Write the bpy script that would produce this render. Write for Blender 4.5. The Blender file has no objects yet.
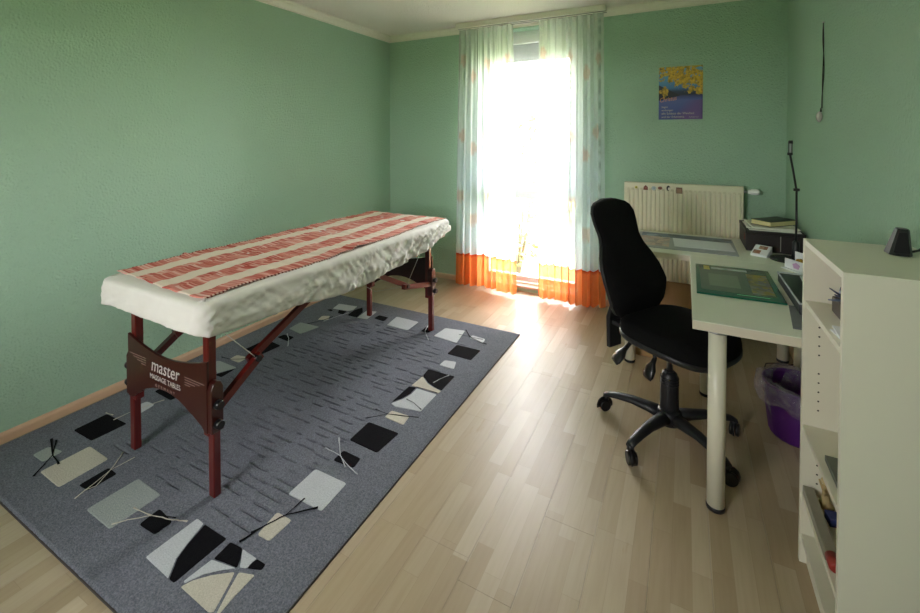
import bpy, bmesh, math, random
import numpy as np
from mathutils import Vector, Matrix
random.seed(7); rng = np.random.default_rng(7)
PI = math.pi
S = bpy.context.scene
COL = S.collection

# ---------------------------------------------------------------- camera
cam_d = bpy.data.cameras.new('camera'); cam = bpy.data.objects.new('camera', cam_d); COL.objects.link(cam)
cam.location = (0, 0, 1.49)
cam.rotation_euler = (math.radians(90 - 1.2), 0, math.radians(27.3))
cam_d.sensor_width = 36; cam_d.sensor_fit = 'HORIZONTAL'
cam_d.lens = 36 * 435 / 920
cam_d.shift_y = -(306.5 - 146.1) / 920
cam_d.clip_start = 0.02
S.camera = cam

# ---------------------------------------------------------------- light
SKY_STRENGTH = 20.0
world = bpy.data.worlds.new('sky'); S.world = world; world.use_nodes = True
wn = world.node_tree; wn.nodes.clear()
w_out = wn.nodes.new('ShaderNodeOutputWorld'); w_bg = wn.nodes.new('ShaderNodeBackground')
w_geo = wn.nodes.new('ShaderNodeTexCoord'); w_sep = wn.nodes.new('ShaderNodeSeparateXYZ')
w_rmp = wn.nodes.new('ShaderNodeValToRGB')
w_rmp.color_ramp.elements[0].position = 0.0; w_rmp.color_ramp.elements[0].color = (1.0, 0.955, 0.93, 1)
w_rmp.color_ramp.elements[1].position = 0.9; w_rmp.color_ramp.elements[1].color = (0.93, 0.93, 1.0, 1)
wn.links.new(w_geo.outputs['Generated'], w_sep.inputs[0]); wn.links.new(w_sep.outputs['Z'], w_rmp.inputs[0])
wn.links.new(w_rmp.outputs[0], w_bg.inputs[0]); w_bg.inputs[1].default_value = SKY_STRENGTH
wn.links.new(w_bg.outputs[0], w_out.inputs[0])

def portal(loc, rot, sx, sy):
    d = bpy.data.lights.new('window_portal', 'AREA'); d.shape = 'RECTANGLE'; d.size = sx; d.size_y = sy
    d.cycles.is_portal = True
    o = bpy.data.objects.new('window_portal', d); COL.objects.link(o); o.location = loc; o.rotation_euler = rot
portal((-1.35, 4.3, 1.3), (-PI/2, 0, 0), 1.0, 2.5)
portal((-1.5, -1.28, 1.5), (PI/2, 0, 0), .95, 1.1)  # portal for the added opening behind the camera

vs = S.view_settings
vs.view_transform = 'Standard'; vs.look = 'None'; vs.gamma = 1.0; vs.use_curve_mapping = False
vs.exposure = 1.02
S.cycles.max_bounces = 12; S.cycles.diffuse_bounces = 7; S.cycles.transparent_max_bounces = 24
S.cycles.use_denoising = True
S.cycles.sample_clamp_indirect = 30.0

# ---------------------------------------------------------------- helpers
def srgb(r, g, b):
    f = lambda c: (c/255/12.92) if c/255 <= .04045 else ((c/255+.055)/1.055)**2.4
    return (f(r), f(g), f(b), 1)

class N:
    """small node-tree wrapper"""
    def __init__(s, name):
        s.m = bpy.data.materials.new(name); s.m.use_nodes = True; s.t = s.m.node_tree; s.t.nodes.clear()
        s.out = s.t.nodes.new('ShaderNodeOutputMaterial')
    def n(s, typ, **kw):
        x = s.t.nodes.new('ShaderNode' + typ)
        for k, v in kw.items(): setattr(x, k, v)
        return x
    def l(s, a, b): s.t.links.new(a, b)
    def val(s, x, v):
        if isinstance(v, (int, float)): x.default_value = v
        elif isinstance(v, tuple): x.default_value = v
        else: s.l(v, x)
    def math(s, op, a, b=0.0, c=0.0):
        x = s.n('Math', operation=op); s.val(x.inputs[0], a); s.val(x.inputs[1], b)
        if op in ('MULTIPLY_ADD', 'SMOOTH_MIN'): s.val(x.inputs[2], c)
        return x.outputs[0]
    def mix(s, f, a, b, blend='MIX'):
        x = s.n('Mix', data_type='RGBA', blend_type=blend)
        s.val(x.inputs[0], f); s.val(x.inputs[6], a); s.val(x.inputs[7], b)
        return x.outputs[2]
    def ramp(s, f, stops):
        x = s.n('ValToRGB'); cr = x.color_ramp
        while len(cr.elements) < len(stops): cr.elements.new(0.5)
        for e, (p, c) in zip(cr.elements, stops): e.position = p; e.color = c
        s.val(x.inputs[0], f); return x.outputs[0]
    def noise(s, vec, scale, detail=2.0, rough=0.5):
        x = s.n('TexNoise'); x.inputs['Scale'].default_value = scale; x.inputs['Detail'].default_value = detail
        x.inputs['Roughness'].default_value = rough
        if vec is not None: s.l(vec, x.inputs['Vector'])
        return x.outputs[0]
    def coord(s, which='Object'): return s.n('TexCoord').outputs[which]
    def scale(s, v, sc):
        x = s.n('Mapping'); x.inputs['Scale'].default_value = sc; s.l(v, x.inputs[0]); return x.outputs[0]
    def bump(s, h, strength=.3, dist=.01):
        x = s.n('Bump'); x.inputs['Strength'].default_value = strength; x.inputs['Distance'].default_value = dist
        s.l(h, x.inputs['Height']); return x.outputs[0]
    def pbr(s, color, rough=.5, metal=0.0, normal=None, spec=.5, sheen=0.0, coat=0.0):
        p = s.n('BsdfPrincipled'); s.val(p.inputs['Base Color'], color); s.val(p.inputs['Roughness'], rough)
        p.inputs['Metallic'].default_value = metal; p.inputs['Specular IOR Level'].default_value = spec
        p.inputs['Sheen Weight'].default_value = sheen; p.inputs['Coat Weight'].default_value = coat
        if normal is not None: s.l(normal, p.inputs['Normal'])
        s.l(p.outputs[0], s.out.inputs[0]); return p

def simple(name, col, rough=.5, metal=0.0, var=.06, scale=30, bump=0.0, bscale=200, spec=.5, sheen=0.0, coat=0.0):
    m = N(name); co = m.coord()
    nz = m.noise(co, scale, 3)
    dark = tuple(c*(1-var*2.2) for c in col[:3]) + (1,); light = tuple(min(1, c*(1+var)) for c in col[:3]) + (1,)
    c = m.mix(nz, dark, light)
    nrm = m.bump(m.noise(co, bscale, 2), bump, .002) if bump else None
    m.pbr(c, rough, metal, nrm, spec, sheen, coat)
    return m.m

class MB:
    """collects shapes, builds them as one mesh object"""
    def __init__(s): s.v = []; s.f = []; s.sm = []
    def add(s, vs_, fs, smooth=False):
        o = len(s.v); s.v += [tuple(float(c) for c in p) for p in vs_]
        s.f += [tuple(i+o for i in f) for f in fs]; s.sm += [smooth]*len(fs); return s
    def box(s, a, b):
        x0, y0, z0 = a; x1, y1, z1 = b
        v = [(x0,y0,z0),(x1,y0,z0),(x1,y1,z0),(x0,y1,z0),(x0,y0,z1),(x1,y0,z1),(x1,y1,z1),(x0,y1,z1)]
        return s.add(v, [(0,3,2,1),(4,5,6,7),(0,1,5,4),(1,2,6,5),(2,3,7,6),(3,0,4,7)])
    def cbox(s, a, b, c=.003):
        """box with chamfered edges"""
        bm = bmesh.new(); bmesh.ops.create_cube(bm, size=1)
        for v in bm.verts:
            v.co = Vector(((a[0]+b[0])/2 + v.co.x*(b[0]-a[0]), (a[1]+b[1])/2 + v.co.y*(b[1]-a[1]), (a[2]+b[2])/2 + v.co.z*(b[2]-a[2])))
        bmesh.ops.bevel(bm, geom=bm.edges[:], offset=c, segments=2, affect='EDGES', profile=.5)
        bm.verts.index_update()
        s.add([v.co for v in bm.verts], [tuple(v.index for v in f.verts) for f in bm.faces]); bm.free(); return s
    def prism(s, pts, z0, z1, tf=None, smooth=False):
        n = len(pts)
        v = [(p[0], p[1], z0) for p in pts] + [(p[0], p[1], z1) for p in pts]
        if tf: v = [tf(*p) for p in v]
        s.add(v, [tuple(range(n))[::-1], tuple(range(n, 2*n))] + [(i, (i+1) % n, n+(i+1) % n, n+i) for i in range(n)], smooth)
        return s
    def loft(s, rings, cap=True, smooth=True, closed=True):
        n = len(rings[0]); v = [p for r in rings for p in r]; f = []
        for k in range(len(rings)-1):
            for i in range(n if closed else n-1):
                j = (i+1) % n
                f.append((k*n+i, k*n+j, (k+1)*n+j, (k+1)*n+i))
        s.add(v, f, smooth)
        if cap: 
            o = len(s.v) - len(v)
            s.f += [tuple(o+i for i in range(n))[::-1], tuple(o+(len(rings)-1)*n+i for i in range(n))]; s.sm += [False, False]
        return s
    def tube(s, path, rad, seg=10, cap=True, squash=1.0):
        path = [Vector(p) for p in path]; rad = rad if isinstance(rad, (list, tuple)) else [rad]*len(path)
        rings = []; up = None
        for i, p in enumerate(path):
            d = (path[min(i+1, len(path)-1)] - path[max(i-1, 0)]).normalized()
            if up is None:
                up = Vector((0, 0, 1)) if abs(d.z) < .9 else Vector((1, 0, 0))
            a = d.cross(up).normalized(); u = a.cross(d).normalized(); up = u
            rings.append([p + a*math.cos(t)*rad[i] + u*math.sin(t)*rad[i]*squash for t in [2*PI*k/seg for k in range(seg)]])
        return s.loft(rings, cap)
    def cyl(s, p0, p1, r0, r1=None, seg=20): return s.tube([p0, p1], [r0, r1 if r1 is not None else r0], seg)
    def lathe(s, prof, c=(0,0,0), seg=28, cap=True):
        return s.loft([[(c[0]+r*math.cos(2*PI*k/seg), c[1]+r*math.sin(2*PI*k/seg), c[2]+z) for k in range(seg)] for r, z in prof], cap)
    def bar(s, p0, p1, w, h, up=(0,0,1)):
        """rectangular bar from p0 to p1: w across, h along up"""
        p0 = Vector(p0); p1 = Vector(p1); d = (p1-p0).normalized(); a = d.cross(Vector(up)).normalized(); u = a.cross(d)
        r = lambda p: [p + a*w/2*sx + u*h/2*sy for sx, sy in ((-1,-1),(1,-1),(1,1),(-1,1))]
        return s.loft([r(p0), r(p1)], True, False)
    def build(s, name, mat, parent=None, local=False, bevel=0.0):
        off = Vector((0, 0, 0))
        if parent is not None and not local:
            q = parent
            while q is not None: off += q.location; q = q.parent
        me = bpy.data.meshes.new(name); me.from_pydata([tuple(Vector(p)-off) for p in s.v], [], s.f)
        me.polygons.foreach_set('use_smooth', s.sm); me.update()
        bm = bmesh.new(); bm.from_mesh(me); bmesh.ops.recalc_face_normals(bm, faces=bm.faces); bm.to_mesh(me); bm.free()
        if mat: me.materials.append(mat)
        o = bpy.data.objects.new(name, me); COL.objects.link(o)
        if parent is not None: o.parent = parent
        if bevel:
            b = o.modifiers.new('bevel', 'BEVEL'); b.width = bevel; b.segments = 2; b.limit_method = 'ANGLE'
        return o

def tag(o, label=None, cat=None, group=None, kind=None):
    if label: o['label'] = label
    if cat: o['category'] = cat
    if group: o['group'] = group
    if kind: o['kind'] = kind
    return o
def thing(name, label, cat, loc=(0,0,0), rz=0, group=None):
    o = bpy.data.objects.new(name, None); COL.objects.link(o); o.location = loc; o.rotation_euler = (0,0,rz)
    o.empty_display_size = .1
    return tag(o, label, cat, group)
def struct(o): o['kind'] = 'structure'; return o
def copy_tree(o, parent=None):
    c = o.copy(); COL.objects.link(c)
    if parent is not None: c.parent = parent
    for ch in list(o.children): copy_tree(ch, c)
    return c
def text(name, body, size, mat, parent, loc, rot, shear=0.0, extrude=.0004, sx=1.0, spacing=1.0, align='CENTER'):
    """flat lettering turned into a mesh"""
    cu = bpy.data.curves.new(name, 'FONT'); cu.body = body; cu.size = size; cu.extrude = extrude; cu.align_x = align
    cu.shear = shear; cu.space_character = spacing; cu.resolution_u = 3
    tmp = bpy.data.objects.new(name + '_tmp', cu); COL.objects.link(tmp)
    bpy.context.view_layer.update()
    me = bpy.data.meshes.new_from_object(tmp.evaluated_get(bpy.context.evaluated_depsgraph_get()))
    bpy.data.objects.remove(tmp); me.name = name; me.materials.clear(); me.materials.append(mat)
    M = Matrix.Translation(Vector(loc)) @ rot.to_4x4() @ Matrix.Diagonal((sx, 1, 1, 1))
    off = Vector((0,0,0)); q = parent
    while q is not None: off += q.location; q = q.parent
    me.transform(Matrix.Translation(-off) @ M)
    o = bpy.data.objects.new(name, me); COL.objects.link(o); o.parent = parent
    return o

# ---------------------------------------------------------------- materials
def wall_mat(name, col):
    m = N(name); co = m.coord()
    big = m.noise(co, 1.3, 3); fine = m.noise(co, 60, 3, .6)
    c = m.mix(big, tuple(x*.95 for x in col[:3])+(1,), tuple(x*1.04 for x in col[:3])+(1,))
    chips = m.noise(co, 95, 4, .65)
    sw = m.n('TexVoronoi'); sw.inputs['Scale'].default_value = 55; m.l(co, sw.inputs['Vector'])
    h = m.math('ADD', chips, m.math('MULTIPLY', m.ramp(sw.outputs[0], [(0, (1,1,1,1)), (.55, (0,0,0,1))]), .35))
    m.pbr(c, .62, 0, m.bump(h, 1.0, .010), .35); return m.m
M = {}
M['wall'] = wall_mat('green_textured_wallpaper', srgb(165, 198, 173))
M['ceiling'] = wall_mat('white_textured_ceiling', srgb(240, 232, 226))
M['crown'] = simple('white_moulding', srgb(232, 228, 215), .45, var=.02)
M['skirting'] = simple('beech_skirting', srgb(205, 172, 142), .4, var=.06, scale=12)
M['white_frame'] = simple('white_window_paint', srgb(235, 236, 236), .35, var=.02)
M['sill'] = simple('pink_beige_threshold', srgb(216, 186, 164), .4, var=.05)

def plank_mat():
    m = N('maple_three_strip_laminate'); co = m.coord(); sep = m.n('SeparateXYZ'); m.l(co, sep.inputs[0])
    X, Y = sep.outputs[0], sep.outputs[1]
    sx = m.math('DIVIDE', m.math('ADD', X, 2.94), .19/3); si = m.math('FLOOR', sx)
    wn_ = m.n('TexWhiteNoise', noise_dimensions='1D'); m.l(si, wn_.inputs['W'])
    sy = m.math('ADD', m.math('DIVIDE', Y, .43), m.math('MULTIPLY', wn_.outputs[0], 9.0)); yi = m.math('FLOOR', sy)
    cv = m.n('CombineXYZ'); m.l(si, cv.inputs[0]); m.l(yi, cv.inputs[1])
    w2 = m.n('TexWhiteNoise', noise_dimensions='2D'); m.l(cv.outputs[0], w2.inputs['Vector'])
    base = m.ramp(w2.outputs[0], [(0, srgb(166,147,120)), (.35, srgb(172,154,127)), (.7, srgb(176,159,133)), (1, srgb(184,168,144))])
    g = m.n('TexNoise'); g.inputs['Scale'].default_value = 1; g.inputs['Detail'].default_value = 5
    off = m.n('CombineXYZ'); m.l(m.math('ADD', m.math('MULTIPLY', X, 70), m.math('MULTIPLY', w2.outputs[0], 60)), off.inputs[0])
    m.l(m.math('MULTIPLY', Y, 5), off.inputs[1]); m.l(off.outputs[0], g.inputs['Vector'])
    grain = m.ramp(g.outputs[0], [(.3, (.93,.92,.9,1)), (.6, (1,1,1,1))])
    c = m.mix(1.0, base, grain, 'MULTIPLY')
    knots = m.ramp(m.noise(m.scale(co, (9, 2.2, 1)), 1.0, 4, .7), [(.66, (1,1,1,1)), (.74, (.86,.8,.7,1))])
    c = m.mix(1.0, c, knots, 'MULTIPLY')
    # hairline between printed strips
    fx = m.math('FRACT', sx); fy = m.math('FRACT', sy)
    ln = m.math('MAXIMUM', m.math('LESS_THAN', fx, .02), m.math('LESS_THAN', fy, .004))
    c = m.mix(m.math('MULTIPLY', ln, .28), c, srgb(120, 98, 72))
    r = m.math('ADD', m.math('MULTIPLY', g.outputs[0], .06), .34)
    m.pbr(c, r, 0, m.bump(g.outputs[0], .06, .002), .36); return m.m
M['plank'] = plank_mat()
M['subfloor'] = simple('dark_joint', srgb(95, 78, 58), .8)

def pile(name, c1, c2, sc=190):
    m = N(name); co = m.coord(); a = m.noise(co, sc, 3, .7); b = m.noise(co, 9, 2)
    c = m.mix(m.ramp(a, [(.3, (0,0,0,1)), (.7, (1,1,1,1))]), c1, c2)
    c = m.mix(m.math('MULTIPLY', b, .25), c, tuple(x*.8 for x in c1[:3])+(1,))
    m.pbr(c, .95, 0, m.bump(m.noise(co, 200, 3, .75), 1.0, .006), .1); return m.m
M['rug'] = pile('grey_blue_pile', srgb(86, 89, 98), srgb(146, 149, 159))
M['black'] = pile('black_pile', srgb(10, 10, 13), srgb(22, 22, 26))
M['cream'] = pile('cream_pile', srgb(190, 184, 168), srgb(222, 216, 202))
M['pale'] = pile('pale_grey_pile', srgb(186, 190, 194), srgb(218, 221, 224))
M['grey'] = pile('light_grey_pile', srgb(150, 158, 156), srgb(184, 190, 187))
M['rug_edge'] = simple('rug_binding', srgb(66, 60, 56), .9)

def wood(name, c1, c2, rough=.3, axis=(18, 18, 1.5)):
    m = N(name); co = m.coord(); n1 = m.noise(m.scale(co, axis), 3, 5, .6)
    m.pbr(m.mix(n1, c1, c2), rough, 0, None, .5, coat=.25); return m.m
M['mahogany'] = wood('mahogany_lacquer', srgb(66, 13, 12), srgb(108, 28, 22))
M['mahogany_dark'] = wood('dark_mahogany_panel', srgb(44, 14, 11), srgb(66, 23, 17))
M['board'] = wood('brown_hardboard', srgb(160, 122, 80), srgb(180, 142, 98), .6)
M['plastic'] = simple('black_plastic', srgb(30, 31, 34), .42, var=.05, bump=.15)
M['knob'] = simple('black_knob', srgb(18, 18, 20), .35)
M['metal'] = simple('brushed_steel', srgb(190, 190, 192), .3, 1.0, var=.03)
M['cable'] = simple('pale_steel_cable', srgb(200, 196, 188), .5)
M['black_cable'] = simple('black_cord', srgb(20, 20, 20), .6)
M['letter'] = simple('white_print', srgb(190, 184, 180), .6, var=.01)
M['letter_dim'] = simple('faded_print', srgb(150, 122, 114), .6, var=.01)
M['vinyl'] = simple('cream_vinyl', srgb(215, 210, 196), .5)
M['chairfab'] = simple('black_wool', srgb(17, 17, 18), .95, var=.1, bump=.6, bscale=900, spec=.15)
M['desk'] = simple('white_laminate', srgb(234, 234, 220), .34, var=.02, scale=6)
M['desk_edge'] = simple('cream_edge_band', srgb(218, 210, 190), .45, var=.02)
M['legwhite'] = simple('cream_leg_paint', srgb(226, 222, 203), .35, var=.01)
M['shelf'] = simple('white_foil_shelf', srgb(222, 218, 200), .42, var=.02, scale=5)
M['hole'] = simple('dark_pin_hole', srgb(40, 34, 28), .9)
M['radiator'] = simple('cream_enamel', srgb(226, 222, 196), .35, var=.02)
M['paper'] = simple('white_paper', srgb(232, 234, 238), .7, var=.02)
M['flatgrey'] = simple('plain_grey', srgb(118, 120, 122), .7)

def sheet_mat():
    m = N('cream_cotton_sheet'); co = m.coord()
    m.pbr(m.mix(m.noise(co, 8, 3), srgb(208, 205, 196), srgb(228, 226, 219)), .8, 0, m.bump(m.noise(co, 320, 2), .25, .001), .2, sheen=.1); return m.m
M['sheet'] = sheet_mat()

def towel_mat():
    m = N('red_white_woven_stripes'); co = m.coord('UV'); sep = m.n('SeparateXYZ'); m.l(co, sep.inputs[0])
    U, V = sep.outputs[0], sep.outputs[1]           # U across 0..1, V metres along
    k = m.n('ValToRGB'); cr = k.color_ramp; cr.interpolation = 'CONSTANT'
    stops = [(0, 1), (.125, 0), (.245, 1), (.475, 0), (.59, 1), (.76, 0), (.875, 1)]
    while len(cr.elements) < len(stops): cr.elements.new(.5)
    for e, (p, v) in zip(cr.elements, stops): e.position = p; e.color = (v, v, v, 1)
    m.l(U, k.inputs[0]); red = k.outputs[0]
    wv = m.n('CombineXYZ'); m.l(m.math('FLOOR', m.math('MULTIPLY', V, 120)), wv.inputs[0])
    m.l(m.math('FLOOR', m.math('MULTIPLY', U, 3)), wv.inputs[1])
    wn2 = m.n('TexWhiteNoise', noise_dimensions='2D'); m.l(wv.outputs[0], wn2.inputs['Vector'])
    redc = m.ramp(wn2.outputs[0], [(0, srgb(166, 62, 52)), (.35, srgb(194, 104, 92)), (.7, srgb(212, 146, 132)), (1, srgb(228, 194, 182))])
    band = m.ramp(m.noise(m.scale(co, (1, 6, 1)), 1.2, 2), [(.4, (0,0,0,1)), (.6, (1,1,1,1))])
    redc = m.mix(m.math('MULTIPLY', band, .3), redc, srgb(224, 160, 146))
    c = m.mix(red, srgb(226, 212, 196), redc)
    edge = m.math('MAXIMUM', m.math('GREATER_THAN', m.math('ABSOLUTE', m.math('SUBTRACT', U, .5)), .487), 0)
    st = m.math('GREATER_THAN', m.math('FRACT', m.math('MULTIPLY', V, 55)), .5)
    c = m.mix(edge, c, m.mix(st, srgb(214, 190, 172), srgb(112, 36, 30)))
    m.pbr(c, .9, 0, m.bump(m.noise(co, 300, 2), .3, .002), .1); return m.m
M['towel'] = towel_mat()

def curtain_mat(name, trans, dens):
    m = N(name); a = m.n('VertexColor'); a.layer_name = 'Print'
    wv = m.noise(m.scale(m.coord(), (160, 160, 6)), 1.0, 2)
    tr = m.n('BsdfTransparent'); m.val(tr.inputs[0], m.mix(.4, (1,1,1,1), a.outputs[0]))
    tl = m.n('BsdfTranslucent'); m.l(a.outputs[0], tl.inputs[0])
    df = m.n('BsdfDiffuse'); m.l(a.outputs[0], df.inputs[0])
    m1 = m.n('MixShader'); m1.inputs[0].default_value = .42; m.l(tl.outputs[0], m1.inputs[1]); m.l(df.outputs[0], m1.inputs[2])
    m2 = m.n('MixShader'); m.val(m2.inputs[0], m.math('MULTIPLY_ADD', wv, .2, dens)); m.l(tr.outputs[0], m2.inputs[1]); m.l(m1.outputs[0], m2.inputs[2])
    m.l(m2.outputs[0], m.out.inputs[0]); return m.m
M['sheer'] = curtain_mat('printed_sheer_voile', 0, .52)
M['orange'] = curtain_mat('orange_sheer_band', 0, .66)

def glass_mat(name, tint=(1,1,1,1), fac=.08, rough=.02):
    m = N(name); tr = m.n('BsdfTransparent'); tr.inputs[0].default_value = tint
    g = m.n('BsdfGlossy'); g.inputs['Roughness'].default_value = rough
    fr = m.n('Fresnel'); fr.inputs[0].default_value = 1.45
    mx = m.n('MixShader'); m.l(fr.outputs[0], mx.inputs[0]); m.l(tr.outputs[0], mx.inputs[1]); m.l(g.outputs[0], mx.inputs[2])
    m.l(mx.outputs[0], m.out.inputs[0]); return m.m
M['glass'] = glass_mat('window_glass')
def bag_mat():
    m = N('clear_bin_liner'); co = m.coord()
    tr = m.n('BsdfTransparent'); tr.inputs[0].default_value = (.95, .93, .96, 1)
    g = m.n('BsdfGlossy'); g.inputs['Roughness'].default_value = .18; df = m.n('BsdfDiffuse'); df.inputs[0].default_value = srgb(190, 180, 196)
    nb = m.bump(m.noise(co, 45, 4, .7), 1.0, .02); m.l(nb, g.inputs['Normal'])
    a = m.n('MixShader'); a.inputs[0].default_value = .5; m.l(g.outputs[0], a.inputs[1]); m.l(df.outputs[0], a.inputs[2])
    b = m.n('MixShader'); m.val(b.inputs[0], m.ramp(m.noise(co, 30, 4, .7), [(.35, (.10,)*3+(1,)), (.7, (.55,)*3+(1,))])); m.l(tr.outputs[0], b.inputs[1]); m.l(a.outputs[0], b.inputs[2])
    m.l(b.outputs[0], m.out.inputs[0]); return m.m
M['bag'] = bag_mat()

# ---------------------------------------------------------------- room shell
XL, XR, YB, YR, ZC = -2.945, 0.675, 3.99, -1.30, 2.605
W0, W1, WZ0, WZ1 = -1.85, -0.85, 0.05, 2.53          # window opening in the back wall
V0, V1, VZ0, VZ1 = -1.975, -1.025, 0.95, 2.05          # unseen window added behind the camera to light the foreground
T = .28
b = MB(); b.box((XL-T, YB, -.02), (W0, YB+T, ZC+.1)); b.box((W1, YB, -.02), (XR+T, YB+T, ZC+.1))
b.box((W0, YB, -.02), (W1, YB+T, .03)); b.box((W0, YB, WZ1), (W1, YB+T, ZC+.1))
struct(b.build('wall_back', M['wall']))
struct(MB().box((XL-T, YR, -.02), (XL, YB, ZC+.1)).build('wall_left', M['wall']))
struct(MB().box((XR, YR, -.02), (XR+T, YB, ZC+.1)).build('wall_right', M['wall']))
b = MB(); b.box((XL-T, YR-T, -.02), (V0, YR, ZC+.1)); b.box((V1, YR-T, -.02), (XR+T, YR, ZC+.1))
b.box((V0, YR-T, -.02), (V1, YR, VZ0)); b.box((V0, YR-T, VZ1), (V1, YR, ZC+.1))
struct(b.build('wall_rear', M['wall']))
struct(MB().box((XL-T, YR-T, ZC), (XR+T, YB+T, ZC+.15)).build('ceiling', M['ceiling']))
floor = struct(MB().box((XL-T, YR-T, -.06), (XR+T, YB+T, -.012)).build('floor', M['subfloor']))
# laminate planks, one object each
PW, PL = .19, 1.285
row = 0; x = XL
while x < XR - .01:
    x1 = min(x + PW, XR); y = YR - [0, .86, .43, 1.1][row % 4] * 1.0 - .05 * (row % 3)
    while y < YB:
        a, c = max(y, YR), min(y + PL, YB)
        if c - a > .02:
            MB().box((x+.0004, a+.0004, -.012), (x1-.0004, c-.0004, 0)).build('plank', M['plank'], floor)
        y += PL
    x += PW; row += 1

def skirting(name, a, b_, nrm):
    """low board with rounded top, running a to b, standing proud along nrm"""
    a = Vector((*a, 0)); b_ = Vector((*b_, 0)); n = Vector((*nrm, 0))
    prof = [(0, 0), (.016, 0), (.016, .035), (.012, .044), (.005, .05), (0, .05)]
    m = MB(); m.loft([[p + n*u + Vector((0,0,v)) for u, v in prof] for p in (a, b_)], True, False)
    return struct(m.build(name, M['skirting']))
skirting('baseboard_left', (XL, YR), (XL, YB), (1, 0))
skirting('baseboard_back', (XL, YB), (W0, YB), (0, -1)); skirting('baseboard_back', (W1, YB), (XR, YB), (0, -1))
skirting('baseboard_right', (XR, YR), (XR, YB), (-1, 0))
def crown(name, a, b_, nrm):
    a = Vector((*a, ZC)); b_ = Vector((*b_, ZC)); n = Vector((*nrm, 0))
    prof = [(0, -.064), (.010, -.064), (.010, -.054), (.016, -.049), (.022, -.037), (.032, -.025), (.044, -.018), (.050, -.012), (.050, -.003), (.056, -.003), (.056, 0), (0, 0)]
    m = MB(); m.loft([[p + n*u + Vector((0,0,v)) for u, v in prof] for p in (a, b_)], True, False)
    return struct(m.build(name, M['crown']))
crown('trim_1', (XL, YR), (XL, YB), (1, 0)); crown('trim_2', (XL, YB), (XR, YB), (0, -1)); crown('trim_3', (XR, YR), (XR, YB), (-1, 0)); crown('trim_4', (XL, YR), (XR, YR), (0, 1))

# window with transom and two sashes
def window(name, x0, x1, z0, z1, yf, d, transom):
    w = bpy.data.objects.new(name, None); COL.objects.link(w); w.location = ((x0+x1)/2, yf, z0); w['kind'] = 'structure'
    F = .055; y0, y1 = yf, yf + .07*d
    bx = lambda m, a, c, cc=.004: m.cbox((a[0], min(a[1], c[1]), a[2]), (c[0], max(a[1], c[1]), c[2]), cc)
    m = MB(); bx(m, (x0, y0, z0), (x0+F, y1, z1)); bx(m, (x1-F, y0, z0), (x1, y1, z1))
    bx(m, (x0+F, y0, z0), (x1-F, y1, z0+F)); bx(m, (x0+F, y0, z1-F), (x1-F, y1, z1)); m.build('window_frame', M['white_frame'], w)
    xm = (x0+x1)/2
    if transom:
        m = MB(); bx(m, (x0+F, y0, transom-.045), (x1-F, y1, transom+.045)); m.build('transom', M['white_frame'], w)
    if transom:
        MB().box((x0+F, yf+.03, z0+F), (x1-F, yf+.036, transom-.045)).build('pane', M['glass'], w)
        spans = [(transom+.02, z1-F+.01, x0+F-.012, x1-F+.012)]
    else: spans = [(z0+F, z1-F, x0+F, xm), (z0+F, z1-F, xm, x1-F)]
    for za, zb, xa, xb in spans:
        if True:
            s_ = .07 if transom else .045; ya, yb = yf - .012*d, yf + .05*d
            m = MB(); bx(m, (xa, ya, za), (xa+s_, yb, zb)); bx(m, (xb-s_, ya, za), (xb, yb, zb))
            bx(m, (xa+s_, ya, za), (xb-s_, yb, za+s_)); bx(m, (xa+s_, ya, zb-s_), (xb-s_, yb, zb))
            sash = m.build('sash', M['white_frame'], w)
            MB().box((xa+s_, min(yf+.02*d, yf+.026*d), za+s_), (xb-s_, max(yf+.02*d, yf+.026*d), zb-s_)).build('pane', M['glass'], sash)
    if transom:
        xh = x1-F-.022; h = MB(); h.cbox((xh-.014, yf-.02*d-.01, 1.32), (xh+.014, yf-.012*d, 1.39), .003)
        h.cbox((xh-.01, yf-.05*d-.005, 1.36), (xh+.01, yf-.02*d, 1.38), .002); h.cbox((xh-.009, yf-.055*d, 1.26), (xh+.009, yf-.04*d, 1.38), .003)
        h.build('handle', M['white_frame'], w)
    return w
win = window('window_1', W0, W1, WZ0, WZ1, YB+.12, 1, .925)
MB().cbox((W0, YB-.005, .03), (W1, YB+.12, .05), .004).build('sill', M['sill'], win)
shut = MB()
for k in range(8): shut.cbox((W0+.01, YB+.215, 2.245+k*.040), (W1-.01, YB+.23, 2.2855+k*.040), .003)
shut.build('roller_shutter', simple('grey_shutter_slat', srgb(176, 180, 184), .5), win)
added_win = window('added_window', V0, V1, VZ0, VZ1, YR-.12, -1, 0)  # added out of view so daylight reaches the near side of the room

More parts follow.
